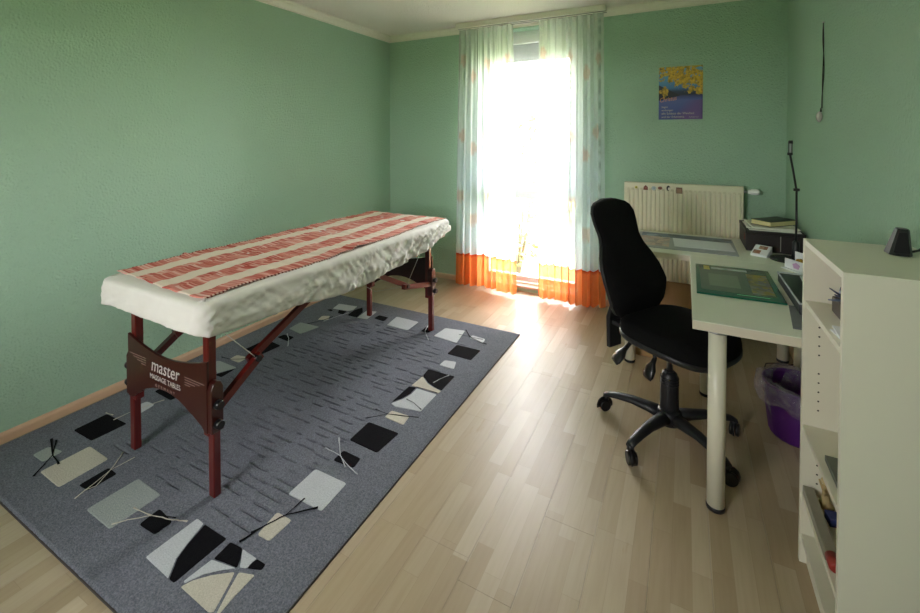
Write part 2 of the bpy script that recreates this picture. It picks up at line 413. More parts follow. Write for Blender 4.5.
# outside
grass = simple('outside_grass', srgb(120, 134, 80), .9, var=.2, scale=3)
struct(MB().box((-30, YB+.6, -.9), (26, 40, -.8)).build('ground', grass))
struct(MB().box((-30, -40, -.9), (26, YR-.6, -.8)).build('ground', grass))
leafm = simple('yellow_green_leaf', srgb(140, 150, 84), .6, var=.3, scale=6)
barkm = simple('grey_bark', srgb(86, 74, 60), .9)
def shrub(x, y, h, r, n, label):
    t = thing('leafy_shrub', label, 'shrub', (x, y, -.8), group='shrubs outside the window')
    m = MB(); 
    for k in range(7):
        a = k*.9; m.tube([(x, y, -.8), (x+r*.25*math.cos(a), y+r*.25*math.sin(a), -.8+h*.4), (x+r*.6*math.cos(a), y+r*.6*math.sin(a), -.8+h*.85)], [.02, .014, .005], 6)
    m.build('stem', barkm, t)
    m = MB()
    for k in range(n):
        a, q, zz = random.random()*2*PI, random.random()**.5, random.random()
        rr = r*q*math.sin(PI*(.12+.8*zz))**.5; p = Vector((x+rr*math.cos(a), y+rr*math.sin(a), -.8+h*(.12+zz*.95)))
        d1 = Vector((random.gauss(0,1), random.gauss(0,1), random.gauss(0,.6))).normalized(); d2 = d1.cross(Vector((random.random(), random.random(), random.random()))).normalized()
        s_ = random.uniform(.035, .07)
        m.add([p-d1*s_, p+d2*s_*.5, p+d1*s_, p-d2*s_*.5], [(0,1,2,3)])
    f = m.build('foliage', leafm, t); f['kind'] = 'stuff'
shrub(-2.35, 6.6, 2.5, .7, 1500, 'leafy shrub outside seen low between the two curtains')
shrub(-1.9, 8.6, 3.4, .9, 1300, 'taller pale shrub behind the right-hand voile curtain outside')
shrub(-4.3, 9.4, 3.6, 1.1, 1300, 'distant shrub outside behind the left voile curtain')

# curtain rail
rail = thing('curtain_rail', 'white ceiling-mounted curtain rail above the sheer curtains', 'curtain rail', (-1.3, YB-.11, ZC-.05))
def stadium(x0, x1, y0, y1, r=.03):
    P_ = []
    for cx, cy, a0 in ((x1-r, y0+r, -90), (x1-r, y1-r, 0), (x0+r, y1-r, 90), (x0+r, y0+r, 180)):
        for k in range(6): a = math.radians(a0+k*18); P_.append((cx+r*math.cos(a), cy+r*math.sin(a)))
    return P_
MB().prism(stadium(-2.03, -.60, YB-.18, YB-.055), ZC-.05, ZC).build('rail_board', M['crown'], rail, bevel=.003)
m = MB()
for yy in (YB-.15, YB-.10): m.box((-2.0, yy-.004, ZC-.056), (-.6, yy+.004, ZC-.05))
m.build('track', simple('grey_rail_track', srgb(150, 148, 140), .5), rail)  # two thin grey track strips under the rail board

# curtains
def curtain(label, x0t, x1t, x0b, x1b, nf, seed, side):
    yc = YB - .13
    t = thing('voile_curtain', label, 'curtain', ((x0b+x1b)/2, yc, 0.02), group=None)
    r = np.random.default_rng(seed); nu, nv = 300, 70
    u = np.linspace(0, 1, nu); ph = np.cumsum(.65 + .7*r.random(nu)); ph = ph/ph[-1]*2*PI*nf
    ph2 = r.random()*6; amp = .022 + .02*r.random(nu)
    k_ = np.ones(15)/15; amp = np.convolve(np.pad(amp, 7, 'edge'), k_, 'valid')
    blot = []
    cols_ = [.1, .3, .52, .74, .9] 
    for i, cu_ in enumerate(cols_):
        for zz in ((2.22, 1.52, .87) if i % 2 == 0 else (2.05, 1.36, .66)):
            blot.append((cu_ + r.normal()*.015, zz + r.normal()*.03))
    base_hi = np.array(srgb(234, 240, 230)[:3]); base_lo = np.array(srgb(240, 246, 250)[:3]); org = np.array(srgb(240, 176, 146)[:3])
    leafc = np.array(srgb(104, 124, 112)[:3]); band = np.array(srgb(255, 158, 88)[:3]); bandd = np.array(srgb(205, 70, 30)[:3])
    def part(name, z0, z1, nv, mat, orange):
        V_, C_ = [], []
        for j in range(nv):
            z = z1 + (z0-z1)*j/(nv-1); s_ = (2.545 - z)/2.5
            a_ = (.35 + .75*min(1, s_*1.3)) * amp
            xx = (x0t + (x1t-x0t)*u)*(1-s_) + (x0b + (x1b-x0b)*u)*s_
            sway = .012*np.sin(3*s_ + 5*u + ph2)*s_
            yy = yc + a_*np.sin(ph) + .35*a_*np.sin(2.3*ph + ph2) + sway + .02*s_*np.sin(2*PI*u*1.4+ph2)
            xx = xx + .35*a_*np.cos(ph)
            zw = z + (np.sin(ph*.5+1)*.006 if j in (0, nv-1) else 0)
            V_ += list(zip(xx, yy, np.broadcast_to(zw, xx.shape)))
            for i in range(nu):
                if orange: c = band*(1-.12*(math.sin(40*u[i])+1)) if j > 0 else bandd
                else:
                    wz = min(1, max(0, (z-1.2)/1.2)); c = base_lo*(1-wz) + base_hi*wz
                    c = c*(1 + .05*math.sin(11*u[i]+3*z)*math.sin(5*z+2*u[i]))
                    for (bu, bz) in blot:
                        du = (u[i]-bu)/.05; dz = (z-bz)/.065; q = du*du+dz*dz + .35*math.sin(90*u[i]+bz*9)*math.sin(70*z)
                        if q < 1: c = c*(.5) + org*.5 if q < .75 else c*.75+org*.25
                    e = (u[i]-.955) if side > 0 else 9
                    if abs(e) < .02 and math.sin(37*z)+math.sin(61*z+1) > .1: c = c*.65 + leafc*.35
                C_.append((*np.clip(c, 0, 1), 1))
        F_ = [(j*nu+i, j*nu+i+1, (j+1)*nu+i+1, (j+1)*nu+i) for j in range(nv-1) for i in range(nu-1)]
        m = MB(); m.add(V_, F_, True); o = m.build(name, mat, t)
        at = o.data.color_attributes.new('Print', 'FLOAT_COLOR', 'POINT'); at.data.foreach_set('color', np.array(C_, dtype=np.float32).ravel())
        return o
    part('sheer_panel', .335, 2.545, nv, M['sheer'], False)
    part('hem_band', .025, .335, 10, M['orange'], True)
    return t
curtain('left sheer voile curtain with orange hem band, nearest the massage table', -2.005, -1.44, -2.05, -1.40, 9, 3, -1)
curtain('right sheer voile curtain with orange hem band, behind the office chair', -1.19, -.625, -1.19, -.605, 9, 8, 1)

# ---------------------------------------------------------------- rug
PATCHES = [
    ('grey', [(-2.678, 0.858), (-2.68, 0.917), (-2.58, 0.933), (-2.577, 0.86)]),
    ('cream', [(-2.512, 0.828), (-2.51, 1.008), (-2.333, 1.006), (-2.33, 0.826)]),
    ('black', [(-2.721, 1.027), (-2.723, 1.17), (-2.538, 1.177), (-2.548, 1.03)]),
    ('black', [(-2.269, 0.87), (-2.271, 0.979), (-2.197, 0.978), (-2.199, 0.875)]),
    ('grey', [(-2.093, 0.825), (-2.084, 1.006), (-1.905, 1.002), (-1.909, 0.823)]),
    ('black', [(-1.834, 0.885), (-1.839, 0.961), (-1.731, 0.95), (-1.733, 0.888)]),
    ('pale', [(-1.669, 0.825), (-1.662, 1.003), (-1.618, 1.0), (-1.591, 0.922), (-1.57, 0.872), (-1.521, 0.818)]),
    ('black', [(-1.61, 1.0), (-1.481, 1.0), (-1.488, 0.819), (-1.515, 0.818), (-1.566, 0.874), (-1.587, 0.923)]),
    ('black', [(-1.457, 0.998), (-1.397, 1.002), (-1.366, 0.973), (-1.35, 0.948), (-1.451, 0.931)]),
    ('black', [(-1.315, 1.0), (-1.272, 1.0), (-1.267, 0.981), (-1.316, 0.962), (-1.319, 0.983)]),
    ('pale', [(-1.393, 1.001), (-1.317, 1.0), (-1.321, 0.981), (-1.318, 0.961), (-1.342, 0.952), (-1.364, 0.974)]),
    ('pale', [(-1.454, 0.926), (-1.352, 0.944), (-1.396, 0.912), (-1.429, 0.881), (-1.455, 0.835), (-1.466, 0.836)]),
    ('cream', [(-1.456, 0.821), (-1.441, 0.852), (-1.403, 0.891), (-1.343, 0.934), (-1.327, 0.908), (-1.287, 0.824), (-1.3, 0.815), (-1.376, 0.818)]),
    ('cream', [(-1.329, 0.94), (-1.273, 0.959), (-1.271, 0.878), (-1.265, 0.824), (-1.276, 0.826), (-1.308, 0.891)]),
    ('pale', [(-1.443, 1.245), (-1.445, 1.398), (-1.265, 1.399), (-1.259, 1.247)]),
    ('cream', [(-1.396, 1.062), (-1.411, 1.165), (-1.33, 1.165), (-1.334, 1.065)]),
    ('black', [(-1.438, 1.61), (-1.44, 1.76), (-1.25, 1.76), (-1.263, 1.602)]),
    ('black', [(-1.413, 1.473), (-1.413, 1.543), (-1.307, 1.539), (-1.298, 1.479)]),
    ('cream', [(-1.392, 1.829), (-1.391, 1.891), (-1.278, 1.896), (-1.267, 1.82)]),
    ('black', [(-1.436, 1.954), (-1.436, 2.124), (-1.391, 2.134), (-1.389, 2.062), (-1.403, 2.009)]),
    ('pale', [(-1.431, 1.94), (-1.395, 2.006), (-1.381, 2.058), (-1.382, 2.127), (-1.249, 2.128), (-1.248, 1.954), (-1.394, 1.926)]),
    ('cream', [(-1.428, 2.137), (-1.422, 2.251), (-1.353, 2.199), (-1.295, 2.178), (-1.243, 2.168), (-1.246, 2.142)]),
    ('black', [(-1.425, 2.263), (-1.433, 2.339), (-1.245, 2.341), (-1.244, 2.176), (-1.296, 2.186), (-1.351, 2.206)]),
    ('pale', [(-1.398, 2.413), (-1.395, 2.484), (-1.318, 2.5), (-1.29, 2.413)]),
    ('black', [(-1.423, 2.567), (-1.423, 2.711), (-1.239, 2.713), (-1.242, 2.563)]),
    ('pale', [(-1.641, 2.753), (-1.628, 2.909), (-1.473, 2.937), (-1.438, 2.731)]),
    ('pale', [(-1.39, 2.847), (-1.391, 2.894), (-1.279, 2.881), (-1.271, 2.817)]),
    ('black', [(-1.768, 2.773), (-1.77, 2.861), (-1.696, 2.855), (-1.703, 2.781)]),
    ('pale', [(-2.063, 2.745), (-2.088, 2.912), (-1.871, 2.908), (-1.866, 2.741)]),
    ('black', [(-2.235, 2.802), (-2.235, 2.87), (-2.14, 2.868), (-2.128, 2.791)]),
    ('pale', [(-2.363, 2.746), (-2.379, 2.841), (-2.387, 2.891), (-2.297, 2.919), (-2.272, 2.76)]),
    ('black', [(-2.47, 2.749), (-2.49, 2.856), (-2.464, 2.933), (-2.397, 2.857), (-2.369, 2.75)]),
    ('black', [(-2.574, 2.748), (-2.61, 2.802), (-2.527, 2.808), (-2.514, 2.743)]),
    ('pale', [(-2.675, 2.798), (-2.706, 2.905), (-2.521, 2.93), (-2.5, 2.858), (-2.523, 2.817), (-2.617, 2.805)]),
    ('black', [(-2.703, 2.754), (-2.686, 2.781), (-2.649, 2.774), (-2.647, 2.746)]),
    ('cream', [(-2.621, 2.569), (-2.644, 2.642), (-2.588, 2.671), (-2.545, 2.609)]),
    ('black', [(-2.704, 1.976), (-2.697, 2.146), (-2.526, 2.127), (-2.54, 1.977)]),
    ('black', [(-2.658, 2.207), (-2.645, 2.26), (-2.547, 2.265), (-2.535, 2.198)]),
    ('grey', [(-2.696, 2.347), (-2.706, 2.47), (-2.511, 2.478), (-2.545, 2.322)]),
    ('cream', [(-2.674, 1.84), (-2.681, 1.898), (-2.583, 1.914), (-2.579, 1.838)]),
    ('grey', [(-2.74, 1.772), (-2.71, 1.796), (-2.533, 1.792), (-2.584, 1.694)]),
    ('black', [(-2.581, 1.674), (-2.53, 1.781), (-2.517, 1.678)]),
    ('pale', [(-2.659, 1.294), (-2.654, 1.33), (-2.584, 1.333), (-2.57, 1.255)]),
    ('black', [(-2.718, 1.403), (-2.725, 1.448), (-2.545, 1.444), (-2.546, 1.397)]),
]
TWIGS = [
    ('black', 0.009, [(-2.735, 0.946), (-2.589, 0.899), (-2.546, 0.853), (-2.501, 0.803)]),
    ('black', 0.008, [(-2.699, 0.952), (-2.589, 0.899), (-2.493, 0.886)]),
    ('cream', 0.006, [(-2.319, 1.06), (-2.244, 0.975), (-2.194, 0.9), (-2.211, 0.867)]),
    ('cream', 0.006, [(-2.236, 1.067), (-2.244, 0.975), (-2.196, 0.829)]),
    ('cream', 0.007, [(-1.923, 0.837), (-1.89, 0.876), (-1.831, 0.927), (-1.739, 0.954), (-1.681, 0.976)]),
    ('cream', 0.006, [(-1.933, 0.914), (-1.831, 0.927)]),
    ('black', 0.005, [(-1.814, 0.936), (-1.737, 0.965)]),
    ('black', 0.01, [(-1.426, 1.013), (-1.403, 1.092), (-1.367, 1.171), (-1.282, 1.252)]),
    ('black', 0.006, [(-1.421, 1.056), (-1.367, 1.171), (-1.363, 1.259)]),
    ('pale', 0.006, [(-1.5, 1.516), (-1.401, 1.508), (-1.33, 1.477), (-1.256, 1.457)]),
    ('pale', 0.006, [(-1.492, 1.595), (-1.401, 1.508), (-1.333, 1.465)]),
    ('black', 0.006, [(-1.472, 1.773), (-1.386, 1.855), (-1.228, 1.906)]),
    ('black', 0.006, [(-1.474, 1.857), (-1.386, 1.855), (-1.274, 1.89)]),
    ('black', 0.005, [(-1.376, 2.01), (-1.319, 1.998), (-1.252, 1.968)]),
    ('pale', 0.006, [(-1.325, 2.219), (-1.305, 2.283), (-1.281, 2.333)]),
    ('black', 0.005, [(-1.391, 2.134), (-1.312, 2.141), (-1.251, 2.14)]),
    ('black', 0.008, [(-1.474, 2.95), (-1.39, 2.858), (-1.281, 2.816), (-1.239, 2.812)]),
    ('black', 0.006, [(-1.483, 2.859), (-1.39, 2.858), (-1.292, 2.863)]),
    ('pale', 0.006, [(-1.767, 2.876), (-1.739, 2.788), (-1.637, 2.673)]),
    ('black', 0.008, [(-2.744, 1.831), (-2.662, 1.839), (-2.568, 1.895)]),
    ('black', 0.008, [(-2.629, 2.472), (-2.573, 2.569), (-2.551, 2.666)]),
    ('pale', 0.007, [(-2.634, 2.276), (-2.552, 2.221), (-2.472, 2.14)]),
    ('cream', 0.007, [(-2.63, 1.158), (-2.626, 1.241), (-2.579, 1.381)]),
    ('cream', 0.006, [(-2.735, 1.17), (-2.678, 1.179)]),
    ('pale', 0.007, [(-2.553, 2.568), (-2.525, 2.68), (-2.489, 2.789)]),
]

RX0, RX1, RY0, RY1, RT = -2.905, -1.09, .688, 3.085, .013
rug = thing('rug', 'large grey-blue rug with black and cream carved patches under the massage table', 'rug', ((RX0+RX1)/2, (RY0+RY1)/2, 0))
nx, ny = 170, 640
xs = np.linspace(RX0, RX1, nx); ys = np.linspace(RY0, RY1, ny); XX, YY = np.meshgrid(xs, ys)
H = np.full_like(XX, RT) + rng.normal(0, .00035, XX.shape)
edge = np.minimum(np.minimum(XX-RX0, RX1-XX), np.minimum(YY-RY0, RY1-YY)); H -= .007*np.exp(-(edge/.006)**2)
y = 1.06
while y < 2.80:                                        # carved dashes in the middle field
    x = -2.47 + rng.random()*.1
    while x < -1.46:
        L = rng.choice([.04, .06, .08, .11, .13])
        if rng.random() < .7:
            yy = y + rng.normal()*.006; inside = (XX > x) & (XX < x+L)
            H = np.where(inside, H - .0068*np.exp(-((YY-yy)/.0034)**2), H)
        x += L + rng.choice([.025, .04, .07])
    y += .046
Vv = np.stack([XX, YY, H], -1).reshape(-1, 3)
F_ = [(j*nx+i, j*nx+i+1, (j+1)*nx+i+1, (j+1)*nx+i) for j in range(ny-1) for i in range(nx-1)]
m = MB(); m.add(Vv.tolist(), F_, True); m.build('pile_field', M['rug'], rug)
m = MB(); m.prism([(RX0-.003, RY0-.003), (RX1+.003, RY0-.003), (RX1+.003, RY1+.003), (RX0-.003, RY1+.003)], 0.0005, .0065); m.build('binding', M['rug_edge'], rug)
def rounded(pts, r=.012):
    P_ = [Vector(p) for p in pts]; out = []; n = len(P_)
    for i in range(n):
        a, b_, c = P_[i-1], P_[i], P_[(i+1) % n]
        d1, d2 = (a-b_), (c-b_); q = min(r, d1.length*.4, d2.length*.4); d1 = d1.normalized()*q; d2 = d2.normalized()*q
        for t_ in (0, .35, .65, 1):
            out.append(tuple(b_ + d1*(1-t_)**2 + d2*t_**2))
    return out
patch_label = {'black': 'black carved patch', 'cream': 'cream carved patch', 'pale': 'pale grey carved patch', 'grey': 'light grey carved patch'}
for col, pts in PATCHES:
    pts = rounded(pts, .012 if len(pts) == 4 else .006)
    c = sum((Vector(p) for p in pts), Vector((0, 0)))/len(pts)
    inner = [tuple(c + (Vector(p)-c)*(1-.004/max(.03, (Vector(p)-c).length))) for p in pts]
    m = MB(); m.loft([[(p[0], p[1], .006) for p in pts], [(p[0], p[1], RT+.0008) for p in pts], [(p[0], p[1], RT+.0022) for p in inner]], True, False)
    m.build('patch', M[col], rug)['label'] = patch_label[col]
for k, (col, w, pts) in enumerate(TWIGS):
    P_ = [Vector((*p, RT+.003+.0004*(k % 3))) for p in pts]; path = []; rad = []
    for a, c in zip(P_[:-1], P_[1:]):
        for s_ in range(4): path.append(a.lerp(c, s_/4) + Vector((random.gauss(0, .0008), random.gauss(0, .0008), 0)))
    path.append(P_[-1]); n = len(path)
    rad = [w*.36*(.75 + .5*abs(2*i/(n-1)-1)) for i in range(n)]; rad[0] = w*.62; rad[-1] = w*.62
    MB().tube(path, rad, 6, True, .35).build('twig_motif', M[col], rug)

# ---------------------------------------------------------------- massage table
LX = (-2.300, -1.706); UX = (-2.275, -1.732); LYN, LYF = 1.104, 2.825
mt = thing('massage_table', 'folding massage table with dark mahogany legs standing on the rug', 'table', (-2.03, 1.98, RT))
MB().cbox((-2.40, 1.05, .70), (-1.68, 3.0, .768), .006).build('table_frame', M['mahogany'], mt)
MB().cbox((-2.41, 1.04, .768), (-1.67, 3.01, .815), .015).build('padding', M['vinyl'], mt)
def end_frame(y, sgn):
    """sgn -1: outer face towards the camera"""
    for x, ux in zip(LX, UX):
        MB().cbox((ux-.018, y-.018, .262), (ux+.018, y+.018, .705), .004).build('upper_leg', M['mahogany'], mt)
        MB().cbox((x-.018, y-.0155, RT+.002), (x+.018, y+.0155, .33), .004).build('lower_leg', M['mahogany'], mt)
        s_ = 1 if x > -2 else -1
        xa, xb = sorted((x-s_*.018, x+s_*.023))
        pr = [(y-.026, .285), (y+.026, .285), (y+.026, .465), (y+.016, .487), (y, .494), (y-.016, .487), (y-.026, .465)]
        br = MB().prism([(p[0], p[1]) for p in pr], xa, xb, lambda p, q, z: (z, p, q)).build('bracket', M['mahogany_dark'], mt, bevel=.003)
        for zz in (.325, .405):
            kx = x + s_*.023
            k = MB(); k.cyl((kx, y-.005, zz), (kx+s_*.010, y-.005, zz), .009); k.cyl((kx+s_*.008, y-.005, zz), (kx+s_*.03, y-.005, zz), .019, .016, 14)
            k.build('knob', M['knob'], br)
    xl, xr = UX[0]-.022, UX[1]+.024; xm = (xl+xr)/2; hw = (xr-xl)/2; pts = []
    for k in range(25):                                   # concave top edge
        u = -1 + 2*k/24; z = .578 - .052*(1-abs(u)**1.7)*1.0
        pts.append((xm+hw*u, z))
    low = [(xr, .285), (xr-.015, .285), (xr-.035, .305), (xr-.10, .335)]
    for k in range(9): u = .62 - 1.24*k/8; low.append((xm+hw*u, .338 + .045*(1-(u/.62)**2)))
    low += [(xl+.12, .335), (xl+.055, .30), (xl+.035, .285), (xl, .285)]
    p = MB().prism(pts + low, y+sgn*.0185, y+sgn*.030, lambda a, c, d: (a, d, c)).build('end_panel', M['mahogany_dark'], mt, bevel=.002)
    return p
pn = end_frame(LYN, -1); end_frame(LYF, 1)
yt = LYN - .0308
R0 = Matrix.Rotation(PI/2, 3, 'X')
text('lettering', 'master', .082, M['letter'], pn, (-2.0, yt, .452), R0, .18, sx=.92)
text('lettering', 'MASSAGE TABLES', .032, M['letter'], pn, (-2.0, yt, .415), R0, 0, sx=.92)
text('lettering', 'GERMANY', .020, M['letter_dim'], pn, (-2.0, yt, .385), R0, 0, spacing=1.9)
for sx_ in (-1, 1):
    m = MB()
    for k in range(4):
        x0 = -2.0 + sx_*.145; L = .135 - .032*k; zz = .492 - k*.0105 if sx_ < 0 else .482 - k*.0105
        x0 -= sx_*0.0; m.box((min(x0, x0+sx_*L), yt-.0004, zz), (max(x0, x0+sx_*L), yt, zz+.0022))
    m.build('stripe_print', M['letter_dim'], pn)
for x in LX:                                              # folding braces and their cables
    s_ = 1 if x > -2 else -1
    for (ya, yj, yt2) in ((LYN+.02, LYN+.20, 1.60), (LYF-.02, LYF-.33, 2.22)):
        p0 = (x, ya, .375); pj = (x, yj, .49 if ya < 2 else .45); p1 = (x-s_*.004, yt2, .63 if ya < 2 else .60)
        d = Vector(pj)-Vector(p0)
        MB().bar(p0, Vector(pj)+d*.12, .026, .032).build('brace', M['mahogany'], mt)
        MB().bar(Vector(pj)+Vector((-s_*.022, 0, .012))-((Vector(p1)-Vector(pj)).normalized()*.03), Vector(p1)+Vector((-s_*.022, 0, .0))+(Vector(p1)-Vector(pj)).normalized()*.06, .022, .032).build('brace', M['mahogany'], mt)
        h = MB(); h.cyl((x-.035, yj, pj[2]+.005), (x+.022, yj, pj[2]+.005), .014); h.build('hinge', M['knob'], mt)
        w = MB(); w.tube([(x, ya if ya < 2 else LYF-.1, .70), (x, yj, pj[2]+.005)], .0018, 6)
        w.tube([(x, yj, pj[2]+.005), (x*.9-.2, (yj+1.98)/2, .40), (-2.03, 1.98, .42)], .0018, 6) if False else None
        w.build('cable', M['cable'], mt)
w = MB(); w.tube([(LX[1], LYF-.33, .455), (-1.98, 2.50, .37), (LX[0], LYF-.33, .455)], .0018, 6); w.build('cable', M['cable'], mt)
w = MB(); w.tube([(LX[0]+.02, 2.15, .62), (-2.25, 2.25, .40), (LX[0], 2.49, .455)], .0016, 6); w.build('cable', M['black_cable'], mt)

# fitted sheet
from mathutils import noise
def sheet():
    t = bpy.data.meshes; n = 640; x0, x1, y0, y1 = -2.425, -1.645, 1.015, 3.035; cr = .06
    per = []
    def seg(a, c, k): 
        for i in range(k): per.append((a[0]+(c[0]-a[0])*i/k, a[1]+(c[1]-a[1])*i/k, None))
    cs = [((x1-cr, y0+cr), -90), ((x1-cr, y1-cr), 0), ((x0+cr, y1-cr), 90), ((x0+cr, y0+cr), 180)]
    ring = []
    for i, ((cx, cy), a0) in enumerate(cs):
        for k in range(18): a = math.radians(a0+k*5); ring.append((cx+cr*math.cos(a), cy+cr*math.sin(a), math.cos(a), math.sin(a)))
        (nx_, ny_), a1 = cs[(i+1) % 4]; a = math.radians(a0+90)
        s0 = (cx+cr*math.cos(a), cy+cr*math.sin(a)); s1 = (nx_+cr*math.cos(a), ny_+cr*math.sin(a))
        L = math.dist(s0, s1); k2 = int(L/.0095)
        for k in range(k2): q = k/k2; ring.append((s0[0]+(s1[0]-s0[0])*q, s0[1]+(s1[1]-s0[1])*q, math.cos(a), math.sin(a)))
    nr = len(ring); s_arr = np.arange(nr)/nr
    R = np.random.default_rng(5)
    def wav(freqs, amp):
        w = np.zeros(nr)
        for f in freqs: w += np.sin(2*PI*f*s_arr + R.random()*6.28)*(.6+.8*R.random())
        return w/len(freqs)**.5*amp
    w1 = wav([17, 23, 31, 41], .007); w2 = wav([53, 67, 83, 97], .0035); hemw = wav([7, 11, 19, 29], .006)
    rows = []; prof = [(-.36, 0), (-.2, 0), (-.1, 0), (-.035, 0), (-.018, -.003), (-.005, -.012), (.001, -.028)] + [(.009*math.sin(q_*1.9), -.028-.135*q_) for q_ in [k_/12 for k_ in range(1, 13)]] + [(-.004, -.172), (-.02, -.178), (-.045, -.18)]
    ztop = .838
    for (o_, dz) in prof:
        row = []
        for i, (x, y, nx_, ny_) in enumerate(ring):
            depth = min(1, max(0, -dz/.15)); zt_ = depth
            # the long side sags deepest near the middle, the ends are held higher
            if nx_ > .9 or nx_ < -.9:
                hem = float(np.interp(y, [1.08, 1.5, 1.7, 1.93, 2.04, 2.15, 2.3, 2.57, 2.8, 2.95], [.148, .168, .198, .226, .232, .205, .20, .185, .148, .105]))
            else: hem = .125 if y < 2 else .10
            if abs(nx_) < .9 and abs(ny_) < .9: hem = .14 if y < 2 else .10
            k = (hem + hemw[i])/.18
            amt = .25 if y < 1.12 and abs(ny_) > .5 else (.55 + .45*min(1, max(0, (y-1.2)/1.2)))
            P3 = Vector((s_arr[i]*58 + zt_*3.0, zt_*1.3, 0)); P4 = Vector((s_arr[i]*120 - zt_*4, zt_*1.6, 4.))
            rid = (1-abs(noise.noise(P3))*2)**3; rid2 = (1-abs(noise.noise(P4))*2)**3
            wr = (.017*(rid-.35) + .007*(rid2-.3)) * amt * min(1, depth*3)
            ww = 0
            slant = .006*math.sin(2*PI*s_arr[i]*13 + depth*2.0)*depth*amt
            oo = o_ + wr + ww + slant
            if o_ < -.15: xx, yy = (x0+x1)/2 + (x-(x0+x1)/2)*(1+o_/.39), y + (o_*ny_) 
            else: xx, yy = x + nx_*oo, y + ny_*oo
            zz = ztop + dz*k + R.normal()*.0002 + (.003*math.sin(y*9) if dz == 0 else 0)
            row.append((xx, yy, zz))
        rows.append(row)
    # smooth the hem transition around the corners
    Z_ = np.array([[p[2] for p in r_] for r_ in rows]); ker = np.hanning(25); ker /= ker.sum()
    for j in range(len(rows)): 
        zz = np.convolve(np.concatenate([Z_[j][-12:], Z_[j], Z_[j][:12]]), ker, 'valid'); Z_[j] = zz
    rows = [[(p[0], p[1], Z_[j][i]) for i, p in enumerate(r_)] for j, r_ in enumerate(rows)]
    m = MB(); m.loft(rows, False); m.add([(p[0], p[1], p[2]) for p in rows[0]], [tuple(range(nr))])
    o = m.build('fitted_sheet', M['sheet'])
    return tag(o, 'crinkled cream fitted sheet hanging over the massage table top', 'sheet')
sheet()

# striped runner
def runner():
    nu, nv = 90, 420; X0, X1, Y0, Y1 = -2.43, -1.69, 1.075, 3.02
    V_, UV = [], []
    for j in range(nv):
        v = j/(nv-1)
        for i in range(nu):
            u = i/(nu-1); y = Y0 + (Y1-Y0)*v + .012*math.sin(u*5+1)*(1 if j == 0 else .3) + (.02*u-.01)*(1-v)*-1
            edgeR = -.01*math.sin(v*9+.5) - .012*math.sin(v*17) + (.03 if .46 < v < .52 else 0)*0
            x = X0 + (X1-X0)*u + u*edgeR + (1-u)*(.008*math.sin(v*23)+.006*math.sin(v*57))
            z = .8445 + .0025*math.sin(v*60+u*3)*abs(math.sin(v*7+u*2)) + .0018*math.sin(u*40+v*11) + .0012*math.sin(v*190+u*9)
            z += .010*math.exp(-((v-.17)/.01)**2)*math.exp(-((u-.0)/.06)**2) + .012*math.exp(-((v-.47)/.012)**2)*math.exp(-((u-1)/.15)**2)
            if u > .97 or u < .015: z += .001
            V_.append((x, y, z)); UV.append((u, (Y1-Y0)*v))
    top = len(V_); V_ += [(x, y, z-.0035) for x, y, z in V_]
    F_ = []
    for j in range(nv-1):
        for i in range(nu-1):
            a = j*nu+i; F_.append((a, a+1, a+nu+1, a+nu)); F_.append((top+a, top+a+nu, top+a+nu+1, top+a+1))
    for i in range(nu-1):
        F_.append((i, top+i, top+i+1, i+1)); a = (nv-1)*nu+i; F_.append((a, a+1, top+a+1, top+a))
    for j in range(nv-1):
        a = j*nu; F_.append((a, a+nu, top+a+nu, top+a)); a = j*nu+nu-1; F_.append((a, top+a, top+a+nu, a+nu))
    m = MB(); m.add(V_, F_, True); o = m.build('striped_runner', M['towel'])
    uv = o.data.uv_layers.new(name='UVMap'); UVa = np.array(UV+UV)
    idx = np.zeros(len(o.data.loops), dtype=np.int32); o.data.loops.foreach_get('vertex_index', idx)
    uv.data.foreach_set('uv', UVa[idx].astype(np.float32).ravel())
    return tag(o, 'red and cream striped woven runner spread along the massage table', 'runner')
runner()

# ---------------------------------------------------------------- radiator
rad = thing('radiator', 'cream ribbed panel radiator on the back wall behind the desk', 'radiator', (-.025, 3.93, .2))
rx0, rx1, rz0, rz1, ry = -.447, .400, .21, 1.114, 3.88
def rib_profile(front, dirn):
    P_ = []; n = 25; p = (rx1-rx0-.03)/n
    for k in range(n):
        x = rx0+.015+k*p
        P_ += [(x, 0), (x+.22*p, 0), (x+.36*p, -.009), (x+.44*p, -.011), (x+.76*p, -.011), (x+.84*p, -.009), (x+.98*p, 0)]
    return [(rx0, 0)] + P_ + [(rx1, 0)]
pf = rib_profile(ry, -1); m = MB()
zs = [(rz0+.035, 0), (rz0+.05, 1), (rz1-.062, 1), (rz1-.045, 0)]
rings = [[(x, ry+.004+d*0, rz0) for x, d in pf]] + [[(x, ry+.004+d*k, z) for x, d in pf] for z, k in zs] + [[(x, ry+.004, rz1-.004) for x, d in pf], [(x, ry+.010, rz1) for x, d in pf]]
m.loft(rings, False, False, False); m.build('front_panel', M['radiator'], rad)
MB().cbox((rx0, ry+.012, rz0), (rx1, ry+.022, rz1-.002), .003).build('rear_panel', M['radiator'], rad)
MB().cbox((rx0, ry+.055, rz0), (rx1, ry+.064, rz1-.002), .003).build('rear_panel', M['radiator'], rad)
for xx in (rx0-.001, rx1-.003): MB().cbox((xx, ry+.004, rz0+.02), (xx+.004, ry+.064, rz1-.002), .001).build('side_cover', M['radiator'], rad)
m = MB()
for k in range(60): xx = rx0+.008+k*(rx1-rx0-.012)/60; m.box((xx, ry+.014, rz1-.002), (xx+.003, ry+.06, rz1))
m.build('top_grille', M['radiator'], rad)
for xx in (rx0+.12, rx1-.12): MB().box((xx-.015, ry+.064, rz0+.1), (xx+.015, YB-.002, rz1-.1)).build('wall_bracket', M['radiator'], rad)
vz = 1.075
